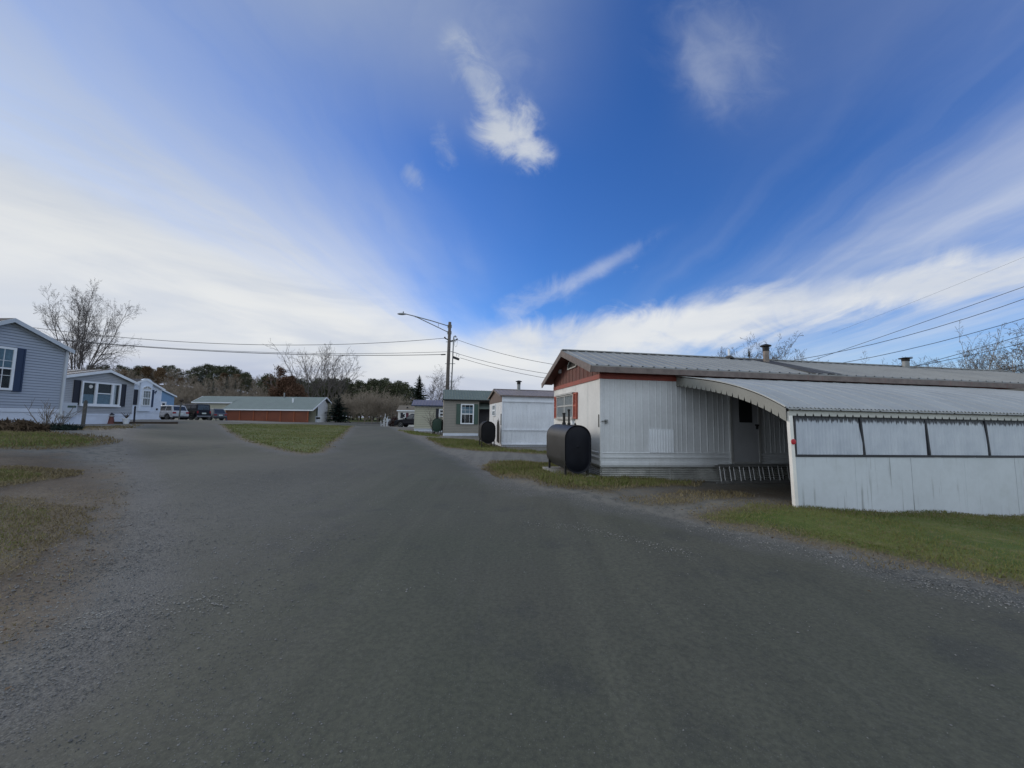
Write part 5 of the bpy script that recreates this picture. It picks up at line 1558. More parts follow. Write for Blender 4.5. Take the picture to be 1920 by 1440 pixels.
# ------------------------------------------------------------------ cars
def car(label, u, v, Y, ang, L, W, Hh, paint, boxy=False, roofmat=None, rear=True, cat="car", name="parked_car"):
    p = P(u, v, Y); g = h1(p.x, p.y)
    T = thing(name, label, cat, (p.x, p.y, g), rz=math.radians(ang), group="cars parked by the houses")
    hl = L / 2; hw = W / 2; wr = .36 if not boxy else .41; gc = .24 if not boxy else .36
    belt = Hh * .60; hood = Hh * (.56 if not boxy else .60); cowl = hl - (1.25 if not boxy else 1.35)
    wx = (-hl + .85, hl - .88)
    prof = [(-hl + .06, gc + .05), (-hl, gc + .28), (-hl + .02, belt - .12), (-hl + .09, belt), (cowl, belt + .02), (hl - .35, hood - .04), (hl - .06, hood - .16), (hl, gc + .25), (hl - .06, gc)]
    bot = []
    for cx in (wx[1], wx[0]):
        n = 10
        R = wr + .07
        for k in range(n + 1):
            a = math.pi * k / n
            bot.append((cx + R * math.cos(a), max(gc, wr + R * math.sin(a) - .02)))
    poly = prof + bot
    def tum(z): return hw - max(0, (z - gc - .35)) * .04 - max(0, gc + .3 - z) * .12
    b = MB(); N = len(poly)
    vs = [(x, -tum(z), z) for x, z in poly] + [(x, tum(z), z) for x, z in poly]
    b.add(vs, [tuple(range(N))[::-1], tuple(range(N, 2 * N))] + [(i, (i + 1) % N, N + (i + 1) % N, N + i) for i in range(N)])
    body = b.build("body", paint, T, bevel=.045, seg=2)
    # cabin
    r0, r1 = (-hl + .10, cowl - .05); t0, t1 = (-hl + .42, cowl - .85) if not boxy else (-hl + .16, cowl - .42)
    bw, tw = hw - .07, hw - (.20 if not boxy else .13)
    zb, zt = belt - .03, Hh
    c = MB()
    base = [(r0, -bw, zb), (r1, -bw, zb), (r1, bw, zb), (r0, bw, zb)]; topv = [(t0, -tw, zt - .05), (t1, -tw, zt - .05), (t1, tw, zt - .05), (t0, tw, zt - .05)]
    crown = [(t0 + .15, -tw + .12, zt), (t1 - .2, -tw + .12, zt), (t1 - .2, tw - .12, zt), (t0 + .15, tw - .12, zt)]
    c.add(base + topv + crown, [(0, 1, 5, 4), (1, 2, 6, 5), (2, 3, 7, 6), (3, 0, 4, 7), (4, 5, 9, 8), (5, 6, 10, 9), (6, 7, 11, 10), (7, 4, 8, 11), (8, 9, 10, 11)])
    cab = c.build("cabin", roofmat or paint, T, bevel=.03)
    def face(A, B_, C_, D_, s0, s1, t0_, t1_, off):
        A, B_, C_, D_ = map(Vector, (A, B_, C_, D_))
        q = lambda s, t: A.lerp(B_, s).lerp(D_.lerp(C_, s), t)
        n = (B_ - A).cross(D_ - A).normalized() * off
        return [q(s0, t0_) + n, q(s1, t0_) + n, q(s1, t1_) + n, q(s0, t1_) + n]
    spans = ((.05, .30), (.33, .62), (.65, .95)) if not boxy else ((.04, .36), (.39, .68), (.71, .96))
    for (A, B_, C_, D_) in ((base[0], base[1], topv[1], topv[0]), (base[2], base[3], topv[3], topv[2])):
        for s0, s1 in spans:
            w = MB(); w.poly(face(A, B_, C_, D_, s0, s1, .14, .90, .006)); w.build("window", mt_car_glass, cab)
    w = MB(); w.poly(face(base[3], base[0], topv[0], topv[3], .08, .92, .16, .88, .006)); w.build("rear_window", mt_car_glass, cab)
    w = MB(); w.poly(face(base[1], base[2], topv[2], topv[1], .06, .94, .10, .94, .006)); w.build("windscreen", mt_car_glass, cab)
    for x in wx:
        for sg in (-1, 1):
            t = MB(); TT = lambda a, q, d: (x + a, sg * (hw - .24 + d), wr + q)
            t.lathe([(wr * .6, .0), (wr * .96, .0), (wr, .03), (wr, .19), (wr * .95, .225), (wr * .66, .225), (wr * .62, .20)], 20, TT); ty = t.build("wheel", mt_rubber, T)
            r = MB(); r.lathe([(wr * .64, .10), (wr * .64, .205), (wr * .58, .21), (wr * .50, .185), (wr * .2, .19), (wr * .16, .21)], 14, TT); r.build("rim", mt_rim, ty)
    zl = belt - .18
    for sg in (-1, 1):
        l = MB()
        if boxy: l.box(-hl - .03, -hl + .06, sg * (hw - .16) - .08, sg * (hw - .16) + .08, zl - .18, zl + .12)
        else: l.box(-hl - .012, -hl + .30, sg * (hw - .20) - .19, sg * (hw - .20) + .175, zl - .10, zl + .10)
        l.build("taillight", mt_taillight, T, bevel=.02)
        l = MB(); l.box(hl - .28, hl - .02, sg * (hw - .25) - .18, sg * (hw - .25) + .16, hood - .32, hood - .16); l.build("headlight", mt_headlight, T, bevel=.03)
        m_ = MB(); m_.box(cowl - .35, cowl - .22, sg * (hw + .09) - .09, sg * (hw + .09) + .09, belt + .02, belt + .20); m_.build("mirror", paint, T, bevel=.03)
    bm = MB(); bm.box(-hl - .06, -hl + .12, -hw + .08, hw - .08, gc + .02, gc + .20); bm.build("bumper", mt_plastic if not boxy else mt_rim, T, bevel=.04)
    bm = MB(); bm.box(hl - .12, hl + .05, -hw + .08, hw - .08, gc + .02, gc + .22); bm.build("bumper", mt_plastic, T, bevel=.04)
    pl = MB(); pl.box(-hl - .025, -hl + .02, -.26, .26, gc + .40, gc + .56); pl.build("license_plate", mt_plate, T)
    if False:
        s = MB(); s.lathe([(.36, 0), (.36, .2), (.28, .22)], 20, lambda a, q, d: (-hl - .02 - d, .05 + a, gc + .62 + q)); s.build("spare_wheel", mt_rubber, T)
    h = MB()
    for sg in (-1, 1):
        for xx in (-.55, .45): h.box(xx, xx + .2, sg * (tum(belt - .1) + .008) - .012, sg * (tum(belt - .1) + .008) + .012, belt - .13, belt - .09)
    h.build("door_handle", mt_plastic, T)
    return T
car("white sport utility car with its rear to the lane next to the bluish white home", 309.5, 787.5, 46, 168, 4.6, 1.88, 1.72, mt_car_white)
car("black boxy off-road car parked between the white car and the grey car", 353, 787.5, 48.5, 168, 4.7, 1.9, 1.98, mt_car_black, True)
car("small dark grey car parked nearest the long garage", 392, 788.5, 53, 164, 4.1, 1.8, 1.60, mt_car_grey)
car("dark car showing its wheel past the corner of the beige home", 775.5, 803, 50, 172, 4.6, 1.85, 1.75, mt_car_black)

# ------------------------------------------------------------------ posts and small things
def stake(label, u, vb, vt, Y, w, mt, lean=0.0, name="post", group=None):
    p = P(u, vb, Y); g = h1(p.x, p.y); top = P(u + lean, vt, Y)
    b = MB(); b.bar((0, 0, -.3), (top.x - p.x, 0, top.z - g), w, w, up=(0, 1, 0)); b.bar((top.x - p.x, 0, top.z - g - .001), (top.x - p.x, 0, top.z - g + w * .4), w * .6, w * .6, up=(0, 1, 0))
    o = b.build(name, mt, None, bevel=w * .12); o.location = (p.x, p.y, g)
    tag(o, label, "post", group)
    return o
stake("tall grey wooden post leaning in the grass before the triple window", 153, 817, 752, 17.5, .10, mt_post_wood, 8)
stake("dark slim post at the corner of the grey home", 251.5, 790, 762, 32, .09, mt_shutter_black, 2)
def mailpost():
    p = P(335, 790, 42); g = h1(p.x, p.y)
    T = thing("lamp_post", "thin post with a dark round cap in front of the white car", "post", (p.x, p.y, g))
    b = MB(); b.bar((0, 0, -.3), (.10, 0, 2.0), .09, .09, up=(0, 1, 0)); b.build("post", mt_post_wood, T)
    b = MB(); b.lathe([(.06, 0), (.18, .04), (.22, .18), (.10, .3), (.02, .34)], 12, lambda a, c, d: (.10 + a, c, 1.95 + d)); b.build("cap", mt_timber, T)
    b = MB(); b.bar((-.15, 0, 1.55), (.35, 0, 1.6), .05, .05); b.build("bracket", mt_timber, T)
mailpost()
def signpost():
    p = P(755, 800.5, 52); g = h1(p.x, p.y)
    T = thing("sign_post", "thin dark post with a small blank plate before the cream home", "post", (p.x, p.y, g))
    b = MB(); b.bar((0, 0, -.3), (.06, 0, 1.75), .07, .07); b.build("post", mt_iron, T)
    b = MB(); b.box(-.12, .22, -.05, -.035, 1.4, 1.75); b.build("plate", mt_iron, T)
signpost()

def lighthouse(label, u, v, Y, h, body, capm):
    p = P(u, v, Y); g = h1(p.x, p.y)
    T = thing("lighthouse_ornament", label, "garden ornament", (p.x, p.y, g))
    b = MB(); b.lathe([(.30 * h, -.1), (.30 * h, .0), (.27 * h, .06 * h), (.16 * h, .62 * h), (.22 * h, .64 * h), (.22 * h, .68 * h)], 12); b.build("tower", body, T)
    b = MB(); b.lathe([(.12 * h, .68 * h), (.12 * h, .84 * h)], 10); b.build("lantern", mt_siding_cream, T)
    b = MB(); b.lathe([(.24 * h, .83 * h), (.20 * h, .87 * h), (.05 * h, .98 * h), (.02 * h, 1.04 * h)], 12); b.build("cap", capm, T)
lighthouse("pale grey lighthouse ornament at the foot of the white skirting", 172.5, 795.5, 29.5, .78, mt_trim_grey, mt_trim_grey)
lighthouse("red lighthouse ornament with dark cap in the flower bed", 207.5, 795.5, 29.5, .82, mt_brick_red, mt_shutter_black)

def flower_bed():
    p = P(196, 797.5, 29.3); g = h1(p.x, p.y)
    T = thing("raised_bed", "low dark timber flower bed edge in front of the grey home", "flower bed", (p.x, p.y, g), rz=math.pi / 2 - .9)
    b = MB(); b.box(-4.2, 4.2, -.12, .06, -.2, .16); b.build("edging", mt_timber, T, bevel=.02)
    b = MB(); b.box(-4.1, 4.1, .06, 1.2, -.2, .10); b.build("soil", mt_timber, T)
flower_bed()

def pot(label, u, v, Y, s, mt):
    p = P(u, v, Y); g = h1(p.x, p.y)
    T = thing("flower_pot", label, "flower pot", (p.x, p.y, g))
    b = MB(); b.lathe([(.16 * s, 0), (.24 * s, .36 * s), (.27 * s, .37 * s), (.27 * s, .43 * s), (.2 * s, .43 * s)], 12); b.build("pot", mt, T)
    rr = random.Random(int(u)); f = MB()
    for i in range(26):
        a = rr.uniform(0, 6.28); l = rr.uniform(.2, .55) * s; t = rr.uniform(.1, .8)
        f.tube([(0, 0, .4 * s), (math.cos(a) * l * t * .6, math.sin(a) * l * t * .6, .4 * s + l * .6), (math.cos(a) * l * t * 1.2, math.sin(a) * l * t * 1.2, .4 * s + l)], [.012, .01, .004], 3, False)
    f.build("dry_stems", mt_brush, T)
pot("white flower pot with dry stems at the far corner of the grey home", 236, 795, 29.8, 1.0, mt_white_trim)

def bicycle():
    p = P(190, 796, 29.2); g = h1(p.x, p.y)
    T = thing("bicycle", "small dark bicycle ornament between the two lighthouse ornaments", "bicycle", (p.x, p.y, g), rz=math.radians(62))
    r = .22
    for x in (-.42, .42):
        b = MB(); n = 18; b.tube([(x + r * math.cos(2 * math.pi * k / n), 0, r + r * math.sin(2 * math.pi * k / n)) for k in range(n + 1)], .02, 5, False); w = b.build("wheel", mt_iron, T)
        s = MB()
        for k in range(4): a = k * math.pi / 4; s.bar((x - r * math.cos(a), 0, r - r * math.sin(a)), (x + r * math.cos(a), 0, r + r * math.sin(a)), .01, .01)
        s.build("spokes", mt_galv, w)
    b = MB()
    for a, c in (((-.42, 0, r), (-.12, 0, r)), ((-.12, 0, r), (-.2, 0, .55)), ((-.2, 0, .5), (.3, 0, .52)), ((-.12, 0, r), (.3, 0, .5)), ((.42, 0, r), (.28, 0, .66)), ((-.42, 0, r), (-.2, 0, .5))): b.tube([a, c], .022, 5)
    b.build("frame", mt_iron, T)
    b = MB(); b.tube([(.28, -.18, .66), (.28, 0, .68), (.28, .18, .66)], .02, 5); b.build("handlebar", mt_iron, T)
    b = MB(); b.box(-.30, -.10, -.06, .06, .56, .61); b.build("saddle", mt_plastic, T, bevel=.02)
bicycle()

def trellis():
    p = P(722, 800, 58); g = h1(p.x, p.y)
    T = thing("trellis", "broken white lattice trellis at the end of the lane", "trellis", (p.x, p.y, g))
    rr = random.Random(4)
    for x, h, l in ((-.55, .85, -.1), (-.30, 1.25, .12), (-.08, 1.9, .05), (.12, 1.55, .22), (.34, 1.2, -.15), (.55, .9, .1)):
        b = MB(); b.bar((x, rr.uniform(-.1, .1), -.2), (x + l, rr.uniform(-.1, .1), h), .05, .04, up=(0, 1, 0)); b.build("stile", mt_white_trim, T)
    for a, c in (((-.6, .02, .30), (.5, .02, .48)), ((-.45, .03, .95), (.35, .03, .62)), ((-.2, .02, 1.35), (.25, .02, 1.20)), ((-.5, .04, .2), (.3, .04, 1.15))):
        b = MB(); b.bar(a, c, .045, .03); b.build("crossbar", mt_white_trim, T)
    q = P(731, 800, 59); g2 = h1(q.x, q.y)
    T2 = thing("white_bin", "small pale lidded bin between the white trellis and the dark hedge", "bin", (q.x, q.y, g2))
    b = MB(); b.box(-.38, .38, -.35, .35, -.1, 1.0); b.build("box", mt_trim_grey, T2, bevel=.04); b = MB(); b.box(-.42, .42, -.4, .4, 1.0, 1.1); b.build("lid", mt_trim_grey, T2, bevel=.03)
trellis()

# ------------------------------------------------------------------ pole, lamp and cables
def build_pole():
    Y = 36.0
    top = P(843.5, 604, Y); bot = P(838.5, 735, Y); g = h1(bot.x, Y)
    base = Vector((bot.x - .05, Y, g))
    T = thing("utility_pole", "weathered wooden pole with long street lamp arm and steel conduit beside it", "utility pole", base)
    tp = top - base
    ax = lambda t: Vector((tp.x * t, 0, tp.z * t))
    b = MB(); b.tube([ax(-.05), ax(.5), ax(1)], [.19, .165, .14], 14); b.build("post", mt_pole, T, smooth=True)
    zat = lambda v: (P(843, v, Y).z - base.z) / tp.z
    # lamp arm
    tip = P(762, 589, Y - 1.5) - base; mid = P(778, 593, Y - 1.25) - base
    a0 = ax(zat(612)) ; a1 = ax(zat(624))
    b = MB(); b.tube([a0, a0.lerp(mid, .5) + Vector((0, 0, .03)), mid, tip], .045, 8); b.tube([a1, mid + (mid - a1) * -.05, mid + Vector((0, 0, -.04))], .04, 8)
    m1 = a0.lerp(mid, .33); m2 = a1.lerp(mid, .33); b.bar(m1, m2, .03, .03)
    for z in (612, 624): b.bar(ax(zat(z)) + Vector((-.2, 0, 0)), ax(zat(z)) + Vector((.2, 0, 0)), .06, .3)
    arm = b.build("lamp_arm", mt_galv, T, smooth=False)
    h = MB(); hp = tip; tp2 = P(745, 588.5, Y - 1.7) - base; dd = (tp2 - tip)
    n = 6
    pts = [tip + dd * k / n for k in range(n + 1)]; h.tube(pts, [.05, .07, .10, .11, .10, .08, .03], 10)
    h.lathe([(.05, 0), (.05, .12)], 8, lambda a, c, d: (tip + dd * .35) + Vector((a, c, .12 + d)))
    h.build("lamp_head", mt_galv, arm, smooth=True)
    # conduit riser
    c0 = P(846, 735, Y - .1) - base; c1 = P(850.5, 634, Y - .1) - base
    c0 = c0 + (c0 - c1) * (c0.z / (c1 - c0).z)
    b = MB(); b.tube([c0, c1, c1 + Vector((.05, 0, .18)), c1 + Vector((.16, 0, .22)), c1 + Vector((.24, 0, .1))], .055, 8); b.build("conduit", mt_galv, T, smooth=True)
    b = MB(); n = 14
    cc = c1 + Vector((.22, 0, -.35))
    b.tube([cc + Vector((.14 * math.cos(2 * math.pi * k / n), 0, .5 * math.sin(2 * math.pi * k / n))) for k in range(n + 1)], .012, 4, False); b.build("wire_loop", mt_galv, T)
    for v in (641, 682, 716):
        t = ax(zat(v)); q = c0.lerp(c1, max(0, (t.z - c0.z) / (c1.z - c0.z))); b = MB(); b.bar(t + Vector((-.3, 0, 0)), q + Vector((.25, 0, 0)), .05, .05); b.build("standoff", mt_galv, T)
    b = MB(); l = P(834, 634, Y) - base; b.bar(l, ax(zat(638)), .08, .10); b.lathe([(.06, 0), (.08, .06), (.06, .12)], 8, lambda a, c, d: l + Vector((a, c, d))); r = P(857, 637, Y) - base; b.bar(r, ax(zat(640)), .08, .10); b.lathe([(.06, 0), (.08, .06), (.06, .12)], 8, lambda a, c, d: r + Vector((a, c, d))); b.build("insulator_bracket", mt_iron, T)
    b = MB(); b.bar(P(849, 669.5, Y - .3) - base, P(861, 674, Y - .3) - base, .2, .22); b.build("splice_box", mt_plastic, T, bevel=.03)
    b = MB(); b.bar(P(827, 665, Y - .1) - base, P(835.5, 664.6, Y - .1) - base, .10, .10); b.build("cable_clamp", mt_plastic, T)
    b = MB(); b.tube([P(845, 659, Y - .1) - base, P(856, 662, Y - .1) - base, P(861, 664, Y - .1) - base], .03, 5); b.bar(P(856.5, 662, Y - .1) - base, P(856, 668, Y - .1) - base, .03, .03); b.bar(P(861, 664, Y - .1) - base, P(860, 669, Y - .1) - base, .03, .03); b.build("hanger", mt_galv, T)
build_pole()

def cable(label, A, B, via=None, r=.02, n=28):
    """catenary-like cable from A to B; via=(t, point) fixes its sag"""
    A, B = Vector(A), Vector(B)
    sag = 0.0
    if via is not None:
        t, q = via; sag = (A.lerp(B, t).z - q.z) / (4 * t * (1 - t))
    pts = []
    for i in range(n + 1):
        t = i / n; p = A.lerp(B, t); p.z -= sag * 4 * t * (1 - t); pts.append(p - A)
    b = MB(); b.tube(pts, r, 5, False)
    o = b.build("overhead_cable", mt_wire, None); o.location = A
    tag(o, label, "cable", "overhead cables")
def tt(u, A, B):
    """parameter along A-B (plan) seen at picture column u"""
    lo, hi = 0.0, 1.0; A, B = Vector(A), Vector(B)
    f = lambda t: ((A.lerp(B, t) - CP).dot(Rt) / (A.lerp(B, t) - CP).dot(Fw)) * FPX + 960 - u
    s = f(0) > 0
    for _ in range(50):
        m_ = (lo + hi) / 2
        if (f(m_) > 0) == s: lo = m_
        else: hi = m_
    return lo
def cab2(label, pa, pb, pv, r=.02):
    A = P(*pa); B = P(*pb)
    t = tt(pv[0], A, B); Yv = A.lerp(B, t).y
    cable(label, A, B, (t, P(pv[0], pv[1], Yv)), r)
cab2("upper cable from the pole to the left over the garage roof", (834, 634, 36), (-260, 560, 30), (420, 644.5), .022)
cab2("middle cable from the pole to the left, just over the lowest one", (838, 659.5, 36), (-260, 592, 30), (560, 662), .018)
cab2("lowest and thickest cable running left from the pole", (835, 664.5, 36), (-260, 594, 30), (540, 664), .028)
cab2("upper cable from the pole towards the red trimmed home", (857, 637, 36), (2150, 470, 21), (1036, 683), .018)
cab2("middle cable from the pole towards the red trimmed home", (861, 664, 36), (2150, 520, 21), (1036, 702), .018)
cab2("lower cable from the pole towards the red trimmed home", (863, 671, 36), (2150, 580, 21), (1036, 711), .018)
cab2("upper cable rising over the far roof beside the bare trees", (1450, 700, 30), (2150, 455, 17), (1700, 615), .015)
cab2("thick cable climbing from the roof past the bare branches", (1600, 715, 24), (2150, 556, 14), (1800, 663), .014)
cab2("thick black cable low over the roof near its far vent", (1780, 725, 20), (2150, 640, 12), (1900, 689), .016)
cab2("faint thin cable crossing the white cloud over the roof", (1560, 625, 42), (2150, 385, 30), (1720, 563), .008)
# ------------------------------------------------------------------ trees
def rot_about(v, ax, a):
    return Matrix.Rotation(a, 3, ax) @ v

class Tree:
    def __init__(s, seed, trunk_sides=8):
        s.r = random.Random(seed); s.t = MB(); s.c = MB(); s.tips = []
    def limb(s, p, d, L, r0, r1, segs, lvl, wob=.12, trop=.05, sides=3):
        pts = [p.copy()]; rad = [r0]; q = p.copy(); d = d.normalized()
        for i in range(segs):
            j = Vector((s.r.gauss(0, wob), s.r.gauss(0, wob), s.r.gauss(0, wob)))
            d = (d + j + Vector((0, 0, trop))).normalized()
            q = q + d * (L / segs); pts.append(q.copy()); rad.append(r0 + (r1 - r0) * (i + 1) / segs)
        (s.t if lvl == 0 else s.c).tube(pts, rad, sides, lvl == 0)
        return pts, rad, d

def bare_tree(seed, H, trunk_h, r0, n1=10, spread=.9, levels=3, kids=(8, 6, 4), fan=False, rmin=.010, ratio=(.55, .5, .45), trop=.06, wob=.10, up=.5):
    """trunk that forks into limbs, branches and twigs"""
    T = Tree(seed); R = T.r
    pts, rad, d = T.limb(Vector((0, 0, -.3)), Vector((R.uniform(-.05, .05), R.uniform(-.05, .05), 1)), H * .92 if not fan else trunk_h + .3, r0, r0 * (.22 if not fan else .75), 9 if not fan else 3, 0, .045, .06, 8)
    def along(pts, rad, t):
        x = t * (len(pts) - 1); i = min(int(x), len(pts) - 2); f = x - i
        return pts[i].lerp(pts[i + 1], f), rad[i] + (rad[i + 1] - rad[i]) * f, (pts[i + 1] - pts[i]).normalized()
    def sprout(pts, rad, lvl, L):
        k = kids[lvl - 1] if lvl - 1 < len(kids) else 0
        for i in range(k):
            t = .22 + .78 * (i + R.random()) / k
            p, r, dd = along(pts, rad, t)
            ax = dd.orthogonal().normalized(); ax = rot_about(ax, dd, R.uniform(0, 6.283))
            nd = rot_about(dd, ax, R.uniform(.45, .95))
            nl = L * ratio[min(lvl, len(ratio) - 1)] * R.uniform(.6, 1.15) * (1.15 - .55 * t)
            nr = max(rmin, r * .55)
            q, rr, _ = T.limb(p, nd, nl, nr, max(rmin * .6, nr * .3), 4 if lvl < levels else 3, lvl, wob * 1.3, trop, 4 if lvl == 1 else 3)
            if lvl < levels: sprout(q, rr, lvl + 1, nl)
            else: T.tips.append(q[-1])
    for i in range(n1):
        if fan:
            p, r, dd = along(pts, rad, .85 + .15 * R.random()); t = R.random()
            a = 2 * math.pi * i / n1 + R.uniform(-.3, .3); tilt = R.uniform(.12, spread)
            L = (H - trunk_h) * R.uniform(.8, 1.08) / max(.75, math.cos(tilt * .8))
        else:
            t = (trunk_h / H) + (1 - trunk_h / H) * ((i + R.random() * .8) / n1) ** .9
            p, r, dd = along(pts, rad, min(.98, t)); a = i * 2.4 + R.uniform(-.4, .4); tilt = spread * R.uniform(.75, 1.15) * (1.1 - .5 * t)
            L = H * ratio[0] * (1.12 - .85 * t) * R.uniform(.8, 1.15)
        nd = Vector((math.cos(a) * math.sin(tilt), math.sin(a) * math.sin(tilt), math.cos(tilt) * (1 if fan else up + .5)))
        nr = max(rmin * 1.5, r * (.5 if not fan else .55))
        q, rr, _ = T.limb(p, nd, L, nr, max(rmin, nr * .22), 7, 1, wob, trop, 5)
        sprout(q, rr, 1, L)
    return T

def spruce(seed, H, R0, mt_n, dens=1.0, ragged=.2, droop=.25):
    R = random.Random(seed); t = MB(); c = MB()
    t.tube([(0, 0, -.3), (0, 0, H * .5), (0, 0, H * .97)], [H * .018, H * .011, H * .002], 6)
    nb = int(H * 13 * dens); 
    for i in range(nb):
        f = (i + R.random()) / nb; z = H * (.05 + .94 * f)
        L = R0 * (1 - f) ** .85 * R.uniform(1 - ragged * 2, 1.08) + .10
        a = i * 2.39996 + R.uniform(-.4, .4)
        d = Vector((math.cos(a), math.sin(a), 0)); rise = R.uniform(.10, .30) + .25 * f
        w0 = L * .30 + .05; k = 6
        sd = Vector((-d.y, d.x, 0)); tip = None
        def at(q): return d * (L * q) + Vector((0, 0, z + L * (rise * q - droop * q * q * (1.2 - f))))
        for j in range(k):
            q0, q1 = (j + .05) / k, (j + 1.35) / k
            p0, p1 = at(q0), at(min(q1, 1.08))
            w = w0 * (1 - .75 * q0) * R.uniform(.6, 1.2)
            for s in (-1, 1):
                tipv = p0 + sd * (s * w) + d * (w * .75) + Vector((0, 0, -w * R.uniform(.1, .7)))
                c.add([p0, p1, tipv], [(0, 1, 2)])
            dn = p0.lerp(p1, .6) + Vector((R.uniform(-.05, .05), R.uniform(-.05, .05), -w * R.uniform(.35, .8)))
            c.add([p0, p1, dn], [(0, 1, 2)])
    for j in range(6):
        a = j * 1.05; c.add([(0, 0, H * 1.02), (math.cos(a) * .12, math.sin(a) * .12, H * .93), (math.cos(a + .9) * .12, math.sin(a + .9) * .12, H * .93)], [(0, 1, 2)])
    return t, c

def pine(seed, H, R0, base=.15, clumps=34, per=46, sz=.42, flat=.45):
    """rounded, uneven evergreen made of needle sprays gathered on limbs"""
    R = random.Random(seed); t = MB(); c = MB()
    t.tube([(0, 0, -.4), (R.uniform(-.2, .2), R.uniform(-.2, .2), H * .5), (0, 0, H * .93)], [H * .022, H * .014, H * .004], 6)
    for i in range(clumps):
        f = base + (1 - base) * ((i + R.random()) / clumps)
        prof = (math.sin(math.pi * min(1, (f - base) / (1 - base) * .80 + .22)) ** .75)
        a = i * 2.4 + R.uniform(-.5, .5); L = R0 * prof * R.uniform(.45, 1.1)
        z = H * f
        p1 = Vector((math.cos(a) * L, math.sin(a) * L, z + L * R.uniform(.0, .28)))
        t.tube([(0, 0, z - L * .1), p1 * .55 + Vector((0, 0, z * .45 - L * .02)), p1], [.05, .035, .012], 3, False)
        cr = R0 * R.uniform(.26, .48)
        for k in range(per):
            u = Vector((R.gauss(0, 1), R.gauss(0, 1), R.gauss(0, 1))).normalized() * (R.random() ** .45)
            q = p1 * R.uniform(.62, 1.0); q.z = p1.z
            q = q + Vector((u.x * cr, u.y * cr, u.z * cr * flat))
            s = sz * R.uniform(.5, 1.15)
            e1 = Vector((R.gauss(0, 1), R.gauss(0, 1), R.gauss(.2, .5))).normalized(); e2 = e1.cross(Vector((R.gauss(0, 1), R.gauss(0, 1), R.gauss(0, 1)))).normalized()
            c.add([q - e1 * s * .5, q + e2 * s * .22, q + e1 * s * .5 + Vector((0, 0, s * .15)), q - e2 * s * .22], [(0, 1, 2, 3)])
    return t, c

def leaves_on(tips, seed, n, rad, sz):
    R = random.Random(seed); c = MB()
    for p in tips:
        for k in range(n):
            q = Vector(p) + Vector((R.gauss(0, rad), R.gauss(0, rad), R.gauss(0, rad) - rad * .3)); s = sz * R.uniform(.5, 1.2)
            e1 = Vector((R.gauss(0, 1), R.gauss(0, 1), R.gauss(0, 1))).normalized(); e2 = e1.orthogonal().normalized()
            c.add([q - e1 * s * .5, q + e2 * s * .3, q + e1 * s * .5, q - e2 * s * .3], [(0, 1, 2, 3)])
    return c

def tree_obj(name, label, cat, x, y, trunk, crown, mt_t, mt_c, extra=None, group=None, z=None, rz=0, s=1):
    T = thing(name, label, cat, (x, y, gz(x, y) - .05 if z is None else z), None, group, rz)
    T.scale = (s, s, s)
    if trunk is not None and trunk.v: trunk.build("trunk", mt_t, T, smooth=True)
    crown.build("crown", mt_c, T)
    if extra: extra[0].build(extra[1], extra[2], T)
    return T
def atu(u, Y, v=785):
    p = P(u, v, Y); return p.x, p.y

# big bare tree behind the grey home
x, y = atu(142, 45)
b = bare_tree(14, 15.0, 3.2, .30, 11, .44, 4, (13, 8, 5, 3), True, .009, (.5, .40, .5, .5), .03, .10)
big = tree_obj("bare_tree", "tall spreading bare tree behind the grey home and cables", "tree", x, y, b.t, b.c, mt_bark, mt_twig)
big.scale = (.55, .62, .98)
x, y = atu(95, 52)
b = bare_tree(15, 10.5, 2.5, .18, 9, .8, 3, (7, 5, 4), rmin=.013, wob=.16)
tree_obj("bare_tree", "thin faint bare tree to the left of the tall spreading one", "tree", x, y, b.t, b.c, mt_bark, mt_twig_mauve)
# fan shaped bare trees behind the garage
for k, (u, sd, H) in enumerate(((578, 21, 15.0), (602, 22, 14.6), (625, 23, 14.2))):
    x, y = atu(u, 80 + k * 2)
    b = bare_tree(sd, H, 3.2, .22, 9, .62, 3, (8, 5, 3), True, .018, (.5, .42, .4), .035, .07)
    tree_obj("bare_tree", ["fan shaped bare tree beside the brown-leaved oak", "middle one of three fan shaped bare trees behind the garage", "fan shaped bare tree over the garage's white gable"][k], "tree", x, y, b.t, b.c, mt_bark, mt_twig, group="fan shaped bare trees behind the garage")
# oak with dead leaves
x, y = atu(537, 76)
b = bare_tree(31, 8.6, 1.6, .25, 12, 1.0, 3, (8, 5, 3), rmin=.02, ratio=(.5, .5, .45))
tree_obj("oak_tree", "oak still holding dry red-brown leaves behind the garage roof", "tree", x, y, b.t, b.c, mt_bark, mt_twig, (leaves_on(b.tips, 3, 11, .34, .34), "leaves", mt_oak_leaf))
x, y = atu(519, 82)
b = bare_tree(32, 11.0, 3.5, .2, 8, .6, 3, (6, 4, 3), rmin=.018)
tree_obj("oak_tree", "slim oak with few brown leaves rising over the red-brown oak", "tree", x, y, b.t, b.c, mt_bark, mt_twig_mauve, (leaves_on(b.tips, 4, 3, .3, .30), "leaves", mt_oak_leaf))
# spruces
x, y = atu(784, 84); t, c = spruce(41, 10.6, 3.7, mt_needle_blue, 2.2, .25)
tree_obj("spruce_tree", "pointed spruce standing alone behind the purple roof", "tree", x, y, t, c, mt_bark, mt_needle_blue)
x, y = atu(633, 68); t, c = spruce(42, 5.0, 2.6, mt_needle_dark, 1.6, .12)
tree_obj("spruce_tree", "low dark spruce beside the white gable of the garage", "tree", x, y, t, c, mt_bark, mt_needle_dark)
x, y = atu(1410, 38); t, c = spruce(43, 8.6, .55, mt_needle_dark, 1.0, .3)
tree_obj("spruce_tree", "narrow dark spruce tip behind the flue of the red trimmed home", "tree", x, y, t, c, mt_bark, mt_needle_dark)
